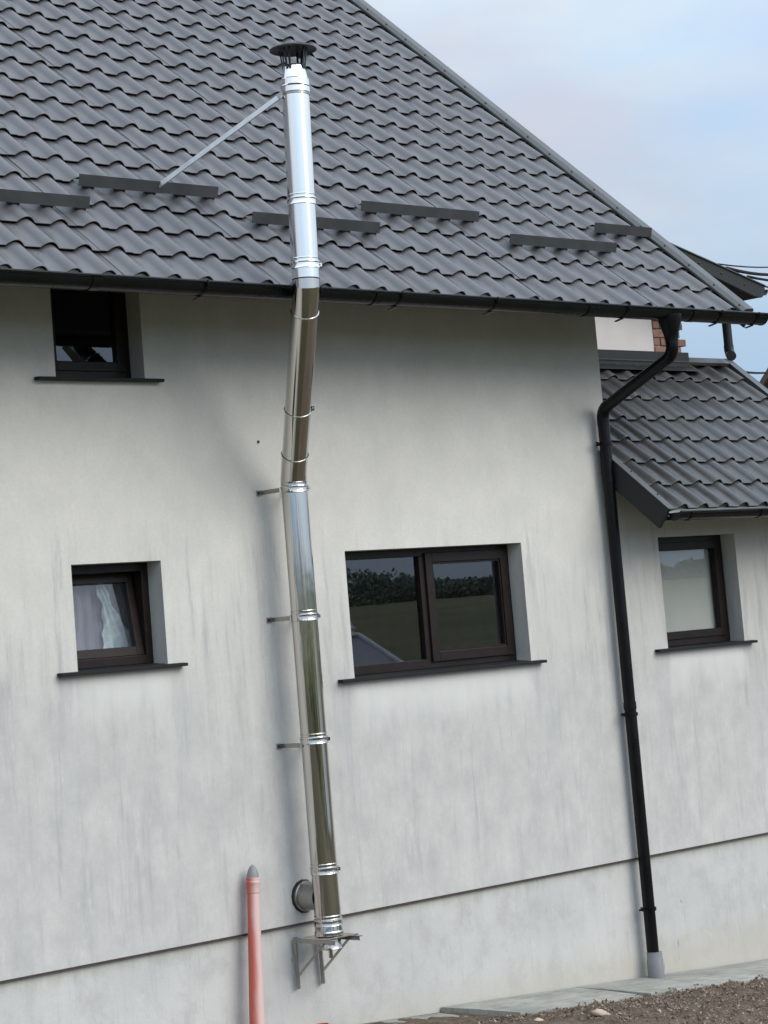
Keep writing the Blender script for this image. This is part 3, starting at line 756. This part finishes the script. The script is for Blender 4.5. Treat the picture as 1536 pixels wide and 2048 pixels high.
# ------------------------------------------------------------------ rear wing with bare brick end
Wg = thing('rear_wing', (13.2, 2, 3.2), 'taller rear wing with blank white wall, bare brick end and dark verge board', 'house')
bm = B(); box(bm, 12.1, 13.82, .985, 4.0, 3.2, 4.86); obj('wall', bm, RENDERW, Wg)
bm = B(); box(bm, 13.821, 14.13, 1.0, 4.0, 3.2, 4.86); obj('mortar_core', bm, MORTAR, Wg)
bw, bh, gap = .155, .053, .012
k = 0; z = 4.245
while z < 4.84:
    off = (k % 2)*.5*(bw+gap); x = 13.823-off
    while x < 14.16:
        a, b = max(x, 13.823), min(x+bw, 14.165+(.030 if k % 2 else -.015)+.012*math.sin(k*2.3))
        if b-a > .02:
            bm = B(); dz = .002*math.sin(k*3+x*9); box(bm, a, b, .978+.005*math.sin(k*5+x*31), 1.06, z+dz, z+bh+dz); obj('brick', bm, BRICK, Wg, bevel=.004)
        x += bw+gap
    z += bh+gap; k += 1
# upstand flashing where annex roof meets the wing
bm = B(); box(bm, 12.06, 14.135, .905, .915, 4.262, 4.378); box(bm, 12.06, 14.135, .915, .985, 4.372, 4.378); prism(bm, [(12.06, .905, 4.262), (12.06, .80, 4.215), (12.06, .80, 4.219), (12.06, .905, 4.270)], (2.075, 0, 0))
obj('upstand_flashing', bm, BOARD, Wg, bevel=.003)
WR = thing('roof', (13.5, 2, 4.9), None, None); WR.parent = Wg; WR.location = WORLD[WR]-WORLD[Wg]
sl = (4.858-5.168)/(14.643-13.366)
def wz(x): return 4.858+(x-14.643)*sl
yv = .5
bm = B(); prism(bm, [(12.7, yv, wz(12.7)), (14.643, yv, wz(14.643)), (14.655, yv, wz(14.655)-.03), (14.60, yv, 4.765), (14.50, yv, 4.775), (13.6, yv, 5.025), (12.7, yv, wz(12.7)-.09)], (0, .02, 0)); vb = obj('verge_board', bm, BOARD, WR)
bm = B(); prism(bm, [(12.7, yv-.012, wz(12.7)+.008), (14.65, yv-.012, wz(14.65)+.008), (14.65, yv-.012, wz(14.65)), (12.7, yv-.012, wz(12.7))], (0, .05, 0)); obj('verge_trim', bm, TRIM, WR)
bm = B()
for x, z in ((13.62, 5.055), (13.86, 5.00), (14.12, 4.935), (14.40, 4.86), (13.4, 5.10)): lathe(bm, (x, yv, z), (0, -1, 0), [(.009, 0), (.009, .005), (0, .009)], 10)
obj('screw', bm, BLACKCAP, vb)
bm = B(); prism(bm, [(12.7, yv+.02, wz(12.7)), (14.64, yv+.02, wz(14.64)-.004), (14.64, yv+.02, wz(14.64)-.085), (12.7, yv+.02, wz(12.7)-.10)], (0, 4, 0)); obj('soffit', bm, DARK, WR)
bm = B()
pts = [(14.68-math.cos(math.pi*k/10)*.05, 4.84-math.sin(math.pi*k/10)*.05) for k in range(11)]; inn = [(14.68+(x-14.68)*.94, 4.84+(z-4.84)*.94) for x, z in pts[::-1]]
prism(bm, [(x, yv+.03, z) for x, z in pts+inn], (0, 3.9, 0)); obj('gutter', bm, GUTTER, WR, smooth=.7)
D2 = thing('downpipe', (14.57, .85, 4.33), 'short dark downpipe of the rear wing ending in a round shoe above the annex ridge', 'downpipe')
bm = B(); tube(bm, [(14.67, .85, 4.80), (14.60, .85, 4.70), (14.575, .85, 4.64), (14.575, .85, 4.42)], .036); obj('pipe_section', bm, BOARD, D2, smooth=.5)
bm = B(); tube(bm, [(14.575, .85, 4.44), (14.575, .85, 4.40), (14.563, .835, 4.372), (14.54, .81, 4.352), (14.50, .775, 4.342)], .039); obj('shoe', bm, BOARD, D2, smooth=.5)
bm = B(); lathe(bm, (14.499, .774, 4.3415), (-.75, -.66, -.1), [(.034, .002), (0, .002)], 24); obj('shoe_mouth', bm, BLACKCAP, D2)

# far brown roof corner at the right edge
FR = thing('brown_roof_house', (42.5, 18.0, -2), 'corner of a brown roofed house far behind at the right edge', 'house')
def fpix(px, py, dist):
    d = (_r2*(px-768)/4642-_u2*(py-732.437)/4642+_f); return camp+d*(dist/math.hypot(d.x, d.y))
a = fpix(1515, 770, 40); b = fpix(1540, 728, 40); dirh = Vector((.725, -.684, 0)); back = Vector((.93, .36, 0))
bm = B(); up = (b-a); n3 = up.normalized()
top_f = a+up*2.6
prism(bm, [a, top_f, top_f+(dirh*1.6-Vector((0, 0, 2.4))), top_f+(dirh*1.6-Vector((0, 0, 2.6))), top_f-Vector((0, 0, .16)), a-Vector((0, 0, .14))], back*7); obj('roof', bm, BROWNROOF, FR)
bm = B(); p0, p1 = a+dirh*.35+back*.3, top_f+dirh*1.3+back*.3
prism(bm, [Vector((p0.x, p0.y, -3)), Vector((p0.x, p0.y, a.z+.1)), Vector((top_f.x, top_f.y, top_f.z-.2))+back*.3, Vector((p1.x, p1.y, a.z+.4)), Vector((p1.x, p1.y, -3))], back*6.5); obj('wall', bm, simple('dark_timber', (.03, .02, .016), .8), FR)

# overhead cables -----------------------------------------------------
def cable(p, q, r_, sag, label, n=14, name='cable', twist=0):
    bm = B(); p, q = Vector(p), Vector(q)
    tube(bm, [p.lerp(q, k/n)-Vector((0, 0, sag*4*(k/n)*(1-k/n))) for k in range(n+1)], r_, 6); return tag(obj(name, bm, CABLE, smooth=2), label, 'cable')
def far(p, px, py, k=1.0):
    """end point beyond the frame, on the ray through (px,py)"""
    return fpix(px, py, k)
def run(px0, py0, d0, px1, py1, d1, ext): 
    a = fpix(px0, py0, d0); b = fpix(px1, py1, d1); return a, a+(b-a)*ext
a, b = run(1436, 528, 18.3, 1536, 514, 22, 3.5); cable(a, b, .006, .12, 'thin topmost overhead cable above the bundle at the right edge')
a, b = run(1452, 536, 18.3, 1536, 524, 22, 3.5); cable(a, b, .014, .15, 'thick black overhead cable leaving the verge board of the rear wing')
a, b = run(1452, 536, 18.3, 1536, 521, 22, 3.5); cable(a, b, .008, .32, 'thin cable sagging just under the thick overhead cable')
a, b = run(1495, 553, 18.7, 1536, 548, 20.5, 6); cable(a, b, .011, .10, 'short black overhead cable lowest of those by the verge board')
a, b = run(1478, 743, 19.2, 1536, 730, 25, 3.5); cable(a, b, .010, .10, 'grey cable crossing the sky low above the annex roof')

# ------------------------------------------------------------------ flue
FX, FY = 8.988, -.195; FRd = .0765
F = thing('stove_flue', (FX, FY, .70), 'tall polished stainless steel stove flue rising past the eave to a dark rain cap', 'chimney')
lo0, lo1 = Vector((FX, FY, .74)), Vector((FX-.012, FY-.01, 3.345))
up0, up1 = Vector((8.522, -.95, 4.345)), Vector((8.556, -.95, 5.46))
inc = (up0-lo1)
q1 = lo1+inc*.075+Vector((0, 0, .012)); q2 = up0-inc*.06-Vector((0, 0, .012))
def lp(z): t = (z-lo0.z)/(lo1.z-lo0.z); return lo0.lerp(lo1, t)
zs = [.78, 1.092, 1.832, 2.54, 3.295]
for a, b in zip(zs, zs[1:]):
    bm = B(); tube(bm, [lp(a), lp(b)], FRd, 48, False); obj('pipe_section', bm, STEEL, F, smooth=.5)
def bead(bm, c, ax, R_, r_=.0035, n=48):
    lathe(bm, Vector(c)-Vector(ax).normalized()*r_, ax, [(R_, 0), (R_+r_*.8, r_*.3), (R_+r_*1.2, r_), (R_+r_*.8, r_*1.7), (R_, r_*2)], n)
ax0 = (lo1-lo0).normalized()
def joint(c, ax, mat=STEEL, knob=True, band=True):
    c = Vector(c); ax = Vector(ax).normalized(); bm = B()
    if band:
        lathe(bm, c-ax*.022, ax, [(FRd, 0), (FRd+.007, .003), (FRd+.004, .010), (FRd+.0045, .030), (FRd+.008, .036), (FRd+.007, .042), (FRd, .044)], 48)
        bead(bm, c+ax*.036, ax, FRd, .004)
    else: bead(bm, c, ax, FRd, .0038)
    if knob:
        s = Vector((.82, -.57, 0)); p = c+s*(FRd+.006); bar(bm, p-ax*.010, p+ax*.010, .016, .022, s)
        tube(bm, [p-Vector((.02, .028, 0)), p+Vector((.02, .028, 0))], .004, 8)
    return obj('clamp_band', bm, mat, F, smooth=.5)
for z in (1.092, 1.832, 2.54): joint(lp(z), ax0)
joint(lp(.80), ax0, knob=False)
joint(lp(3.285), ax0)
# bent lower elbow, leaning run and upper elbow
bm = B(); tube(bm, [lp(3.295), lo1, q1, q1+inc*.05], FRd, 48, False); obj('lower_elbow', bm, STEEL3, F, smooth=.35)
d_ = inc.normalized(); i0 = q1+inc*.05; L_ = (q2-i0)
bm = B(); tube(bm, [i0, i0+L_*.30], FRd*.985, 48, False); obj('pipe_section', bm, STEEL3, F, smooth=.5)
bm = B(); tube(bm, [i0+L_*.30, i0+L_*.93], FRd, 48, False); obj('pipe_section', bm, STEEL3, F, smooth=.5)
for t in (0, .30, .93): joint(i0+L_*t, L_, knob=(t == .30), band=False)
bm = B(); tube(bm, [i0+L_*.93, q2, up0+Vector((0, 0, .0)), up0+(up1-up0)*.03], FRd, 48, False); obj('upper_elbow', bm, STEEL3, F, smooth=.35)
du = (up1-up0)
def upt(z): return up0+du*((z-up0.z)/du.z)
for a, b in ((4.385, 4.455), (4.455, 4.81), (4.81, 5.45)):
    bm = B(); tube(bm, [upt(a), upt(b)], FRd, 48, False); obj('pipe_section', bm, STEEL2, F, smooth=.5)
def joint2(z, knob):
    o = joint(upt(z), du, STEEL2, knob); return o
joint2(4.46, True); joint2(4.82, False)
# cone, collar, cap
bm = B(); lathe(bm, upt(5.44), du, [(FRd, -.01), (FRd+.006, .0), (FRd+.005, .03), (FRd+.009, .035), (FRd+.005, .04), (FRd+.003, .075), (FRd-.002, .08), (FRd-.006, .10), (.060, .150), (.058, .152)], 48); obj('cone_collar', bm, STEEL2, F, smooth=.4)
bm = B(); lathe(bm, upt(5.58), du, [(.052, -.02), (.052, .02), (.049, .02), (.049, -.02)], 32); obj('inner_mouth', bm, BLACKCAP, F)
capb = upt(5.695)
cap = B(); lathe(cap, capb, du, [(0, .022), (.128, -.004), (.133, -.008), (.133, -.004), (.128, .002), (0, .045)], 48); cp = obj('rain_cap', cap, BLACKCAP, F, smooth=.5)
for k in range(4):
    a = R(20+90*k); v = Vector((math.cos(a), math.sin(a), 0))
    for sgn in (-1, 1):
        s = Vector((-v.y, v.x, 0))*sgn
        bm = B(); bar(bm, upt(5.55)+v*.060+s*.007, capb+v*.078+s*.016+Vector((0, 0, .0)), .003, .013, s); obj('cap_strut', bm, BLACKCAP, F)
# T-stub into the wall
tc_ = Vector((lp(.94).x, 0, .94))
bm = B(); lathe(bm, tc_+Vector((0, -.0, 0)), (0, -1, 0), [(.087, .002), (.087, .026), (.083, .030), (.077, .030), (.077, .16)], 40); obj('wall_stub', bm, STEELD, F, smooth=.5)
bm = B(); lathe(bm, tc_, (0, -1, 0), [(.097, .001), (.094, .012), (.087, .014), (.083, .002)], 14); obj('stub_seal', bm, RUBBER, F)
# wall brackets
for z in (3.285, 2.54, 1.81):
    bk = B(); c = lp(z)
    for sx in (-1, 1):
        x = c.x+sx*(FRd+.010); box(bk, x-.002, x+.002, -.17, -.003, z-.013, z+.013); box(bk, x-.032 if sx < 0 else x+.002, x-.002 if sx < 0 else x+.032, -.007, -.003, z-.015, z+.015)
    b_ = obj('wall_bracket', bk, STEELD, F)
    bm = B(); lathe(bm, (c.x-FRd-.030, -.007, z), (0, -1, 0), [(.007, 0), (.007, .005), (0, .005)], 6); obj('bolt', bm, BLACKCAP, b_)
# base console
bs = B()
for x in (8.892, 9.082):
    box(bs, x-.012, x+.012, -.006, -.002, .43, .72); box(bs, x-.0155, x-.0125, -.028, -.0025, .43, .72)
    bar(bs, (x, -.004, .712), (x, -.36, .712), .026, .004); bar(bs, (x-.0125, -.004, .700), (x-.0125, -.36, .700), .003, .022)
    bar(bs, (x-.009, -.016, .50), (x-.009, -.27, .700), .004, .024, (1, 0, 0))
obj('base_console', bs, STEELD, F)
bm = B(); box(bm, 8.875, 9.10, -.32, -.075, .716, .722); obj('base_plate', bm, STEEL, F)
bm = B(); lathe(bm, (FX, FY, .722), (0, 0, 1), [(.066, -.075), (.070, -.070), (.066, -.06), (.066, .0), (.085, .004), (.085, .022), (FRd+.004, .03), (FRd, .075)], 48)
lathe(bm, (FX, FY, .647), (0, 0, 1), [(.066, .0), (.012, -.008), (.012, -.05), (0, -.05)], 24); obj('drain_base', bm, STEEL, F, smooth=.4)
# stay bar from the collar to the snow guard
bm = B(); bar(bm, (8.475, -.925, 5.43), (8.30, .005, 5.085), .006, .036, (.3, 0, 1)); obj('stay_bar', bm, GALV, F)
bm = B(); lathe(bm, upt(5.425), du, [(FRd+.002, 0), (FRd+.004, 0), (FRd+.004, .03), (FRd+.002, .03)], 40); bar(bm, (8.49, -.935, 5.44), (8.465, -.90, 5.42), .02, .03); obj('stay_clamp', bm, STEELD, F)

# ------------------------------------------------------------------ vent pipe, small stub
VP = thing('vent_pipe', (8.50, -.07, .1), 'faded red plastic vent pipe with grey pointed tip standing against the wall', 'pipe')
vb0, vt0 = Vector((8.478, -.10, zb(8.5)-.05)), Vector((8.553, -.07, 1.035))
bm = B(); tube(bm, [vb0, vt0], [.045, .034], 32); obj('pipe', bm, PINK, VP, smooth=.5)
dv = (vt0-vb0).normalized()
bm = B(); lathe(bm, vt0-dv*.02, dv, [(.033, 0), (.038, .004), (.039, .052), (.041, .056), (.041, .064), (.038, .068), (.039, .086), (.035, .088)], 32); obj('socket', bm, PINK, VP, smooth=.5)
bm = B(); lathe(bm, vt0+dv*.066, dv, [(.036, 0), (.034, .018), (.028, .040), (.018, .060), (.006, .072), (0, .074)], 32); obj('tip', bm, simple('tip_grey', (.23, .235, .235), .6), VP, smooth=.8)
OS = thing('pipe_stub', (8.69, -.42, .1), 'short orange plastic pipe stub standing in the apron below the flue', 'pipe')
bm = B(); lathe(bm, (8.70, -.40, .12), (0, 0, 1), [(.037, 0), (.037, .118), (.041, .121), (.041, .168), (.036, .168), (.036, .06), (0, .06)], 28); obj('socket', bm, ORANGE, OS, smooth=.5)

# ------------------------------------------------------------------ loose soil
rnd = random.Random(3)
def chunk(bm, c, r_, flat=.7, n=1):  # an uneven flattish lump
    k0 = len(bm.verts); res_ = bmesh.ops.create_icosphere(bm, subdivisions=n, radius=r_)
    rot = Quaternion((1, .12, .1, rnd.uniform(-.5, .5))).normalized()
    el = 1.35
    for v in res_['verts']:
        p = v.co*(1+.45*mn.noise(v.co/r_*1.3+Vector((c[0]*31, c[1]*17, c[2]*7)))); p = Vector((p.x*el, p.y, p.z*flat)); v.co = rot @ p + Vector(c)
SOILC = MT('soil_clods', (.1, .07, .05), .97, 0, .1)
_a = SOILC.noise((1, 1, 1), 35, 3, .6); _b = SOILC.noise((1, 1, 1), 23, 2)
SOILC.col(SOILC.mix(SOILC.rng(_b, .57, .63), SOILC.mix(SOILC.rng(_a, .35, .65), (.085, .065, .049), (.24, .19, .145)), (.40, .34, .28)))
CV, CF = [], []
for k in range(26000):
    x = rnd.uniform(9.6, 13.6); y = -.52-2.6*rnd.random()**1.1
    if x < 11.0 and y > -.56: continue
    r_ = .003+.010*rnd.random()**4
    h = ground_h(x, y)+.030*mn.noise(Vector((x*7, y*7, 0)))+.028*mn.noise(Vector((x*17, y*17, 3)))
    q = Quaternion((rnd.gauss(0, 1), rnd.gauss(0, 1), rnd.gauss(0, 1), rnd.gauss(0, 1))).normalized(); el = 1+1.5*rnd.random()**2; k0 = len(CV)
    for v in ((1, .1, 0), (-.9, 0, .2), (.1, .8, -.1), (-.1, -.75, 0), (.2, 0, .7), (0, .1, -.6)):
        w_ = Vector(v)*r_*rnd.uniform(.75, 1.2); w_.x *= el; CV.append(q @ w_+Vector((x, y, h+r_*.4)))
    CF += [tuple(k0+a for a in t) for t in ((0, 2, 4), (2, 1, 4), (1, 3, 4), (3, 0, 4), (2, 0, 5), (1, 2, 5), (3, 1, 5), (0, 3, 5))]
tag(mesh_obj('soil_clods', CV, CF, SOILC.m), kind='stuff')
STONE = simple('pale_stone', (.46, .36, .28), .9, nscale=30, bump=.6)
def gnd(px, py):
    d = (_r2*(px-768)/4642-_u2*(py-732.437)/4642+_f); p = camp.copy()
    for t in range(4000):
        p = camp+d*(t*.005)
        if p.z < ground_h(p.x, p.y)+.005: return p
for (px, py, r_, lab) in ((1204, 2030, .040, 'largest pale stone lying in the brown soil beside the apron'), (1078, 2043, .024, 'pinkish stone in the soil at the bottom edge of the picture')):
    p = gnd(px, py)
    if p:
        bm = B(); chunk(bm, p+Vector((0, 0, r_*.2)), r_, .55, 2); tag(obj('stone', bm, STONE, smooth=.9), lab, 'stone', 'pale stones in the soil')

# ------------------------------------------------------------------ what the panes and the steel mirror
def roofm():
    m = MT('grey_sheet_roof', (.27, .26, .29), .45); X, Y, Z = m.sep()
    m.col(m.mix(m.rng(m.noise((1, 1, 1), 1.5, 4), .3, .7), (.33, .32, .36), (.42, .41, .45))); return m.m
NR = thing('neighbour_house', (29, -24.3, -4), 'neighbouring house with grey hipped roof and white finial mirrored in the wide window', 'house')
U = Vector((.727, .686, 0)); Vv = Vector((-.686, .727, 0)); O = Vector((30.69, -22.54, 0))
def hp(u, v, z): return O+U*u+Vv*v+Vector((0, 0, z))
bm = B(); zr, ze, hw = 2.44, -1.05, 4.3
r0, r1 = hp(-6, 0, zr), hp(0, 0, zr); c = [hp(-10.3, -hw, ze), hp(4.5, -hw, ze), hp(4.5, hw, ze), hp(-10.3, hw, ze)]
V_ = [bm.verts.new(p) for p in [r0, r1]+c]
for q in ((2, 3, 1, 0), (3, 4, 1), (4, 5, 0, 1), (5, 2, 0), (5, 4, 3, 2)): bm.faces.new([V_[i] for i in q])
bmesh.ops.recalc_face_normals(bm, faces=bm.faces); rf = obj('roof', bm, roofm(), NR)
WHITE = simple('white_paint', (.78, .78, .76), .6)
bm = B()
for a, b in ((r0, r1), (r1, c[1]), (r1, c[2]), (r0, c[0]), (r0, c[3])): tube(bm, [a, b], .05, 8)
obj('ridge_cap', bm, WHITE, NR)
bm = B(); lathe(bm, hp(-.12, 0, zr), (0, 0, 1), [(.10, 0), (.05, .05), (.03, .09), (.07, .13), (.03, .18), (.008, .22), (0, .36)], 12); obj('finial', bm, WHITE, NR)
bm = B(); pts = [hp(-9.7, -3.7, -6), hp(3.9, -3.7, -6), hp(3.9, 3.7, -6), hp(-9.7, 3.7, -6)]; prism(bm, pts, (0, 0, 4.96)); obj('wall', bm, RENDERW, NR)
for u in (-7.5, -4.5, -1.5, 1.8):
    bm = B(); p = [hp(u-.5, 3.72, -3.2), hp(u+.5, 3.72, -3.2), hp(u+.5, 3.72, -2.0), hp(u-.5, 3.72, -2.0)]; prism(bm, p, Vv*.04); obj('window', bm, FRAME, NR)

FOL = MT('hazed_foliage', (.05, .07, .03), .9, 0, .2)
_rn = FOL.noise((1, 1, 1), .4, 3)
FOL.col(FOL.mix(FOL.rng(_rn, .35, .65), (.17, .21, .16), (.25, .29, .22)))  # leaves lightened so their colour carries the distant haze
YH = thing('added_white_house', (-13, -34, -4), 'white walled house with brown roof, unseen, added behind the viewer for reflections', 'house')  # unseen house, added to give the steel something to mirror
bm = B(); prism(bm, [(-17, -38, -5), (-9, -38, -5), (-9, -38, 2.6), (-13, -38, 5.6), (-17, -38, 2.6)], (0, 8, 0)); obj('wall', bm, RENDERW, YH)
bm = B(); prism(bm, [(-17.6, -38.6, 2.1), (-13, -38.6, 5.7), (-8.4, -38.6, 2.1), (-8.4, -38.6, 2.3), (-13, -38.6, 5.95), (-17.6, -38.6, 2.3)], (0, 9.2, 0)); obj('roof', bm, BROWNROOF, YH)
for x in (-15.4, -11.6):
    bm = B(); box(bm, x, x+1.1, -30.0, -29.95, .2, 1.5); obj('window', bm, FRAME, YH)
YF_ = thing('added_fence', (0, -19, -1), 'dark brown board fence, unseen, added behind the viewer for reflections', 'fence')  # unseen fence, added as a dark band in the flue's reflections
for k in range(70):
    x = -12+k*.27; g = ground_h(x, -18.5); bm = B(); box(bm, x, x+.24, -18.52, -18.49, g-.1, g+1.5+.04*math.sin(k*2.1)); obj('board', bm, BROWNROOF, YF_)
FOLN = MT('garden_leaves', (.05, .08, .03), .8, 0, .3)
FOLN.col(FOLN.mix(FOLN.rng(FOLN.noise((1, 1, 1), 2, 3), .35, .65), (.035, .055, .018), (.07, .10, .035)))
LV, LF = [], []
def leaf_clumps(c, rx, rz, n, sz):
    for _ in range(n):
        while True:
            v = Vector((rnd.uniform(-1, 1), rnd.uniform(-1, 1), rnd.uniform(-1, 1)))
            if v.length < 1: break
        p = Vector(c)+Vector((v.x*rx, v.y*rx, v.z*rz)); s = sz*rnd.uniform(.5, 1.3)
        q = Quaternion((rnd.gauss(0, 1), rnd.gauss(0, 1), rnd.gauss(0, 1), rnd.gauss(0, 1))).normalized(); k0 = len(LV)
        for w_ in ((-1, -.6, 0), (.2, -1, .3), (1, .3, -.1), (-.1, 1, .2)): LV.append(p+q @ Vector(w_)*s)
        LF.append((k0, k0+1, k0+2, k0+3))
for k, (x, y, hh) in enumerate(((-6, -26, 6.5), (3, -30, 7.5), (11, -27, 6), (8.5, -38, 9), (-22, -24, 8), (17, -41, 7))):
    LV, LF = [], []; g = ground_h(x, y)
    T_ = thing('added_tree', (x, y, g), ('round', 'tall', 'small', 'tallest', 'broad leftmost', 'farthest right')[k]+' leafy garden tree, unseen, added behind the viewer for reflections', 'tree', 'added garden trees behind the viewer')  # unseen trees, added so the steel picks up upright streaks
    bm = B(); tube(bm, [(x, y, g-.2), (x+.1, y, g+hh*.35), (x+.15, y+.1, g+hh*.75)], [.20, .14, .05], 8); obj('trunk', bm, BROWNROOF, T_)
    for q in range(9):
        a_ = q*2.4; leaf_clumps((x+math.cos(a_)*hh*.17, y+math.sin(a_)*hh*.17, g+hh*(.42+.055*q)), hh*.17, hh*.13, 130, .16)
    mesh_obj('crown', LV, LF, FOLN.m, T_, (x, y, g))
LV, LF = [], []
for k in range(520):
    azd = lerp(-5, 95, (k+rnd.random())/520); az = R(azd); dist = rnd.uniform(290, 320); x, y = math.sin(az)*dist, -math.cos(az)*dist
    hh = rnd.uniform(2.7, 3.5)+.8*math.sin(azd*1.3)+(1.3*math.cos((azd-43.6)*1.4) if 42.5 < azd < 44.7 else 0)
    g = ground_h(x, y); leaf_clumps((x, y, g+hh*.5), hh*.8, hh*.56, 230, .30)
tag(mesh_obj('tree_line', LV, LF, FOL.m), 'wooded tree line on the hill across the valley, mirrored in the wide window', None, None, 'stuff')
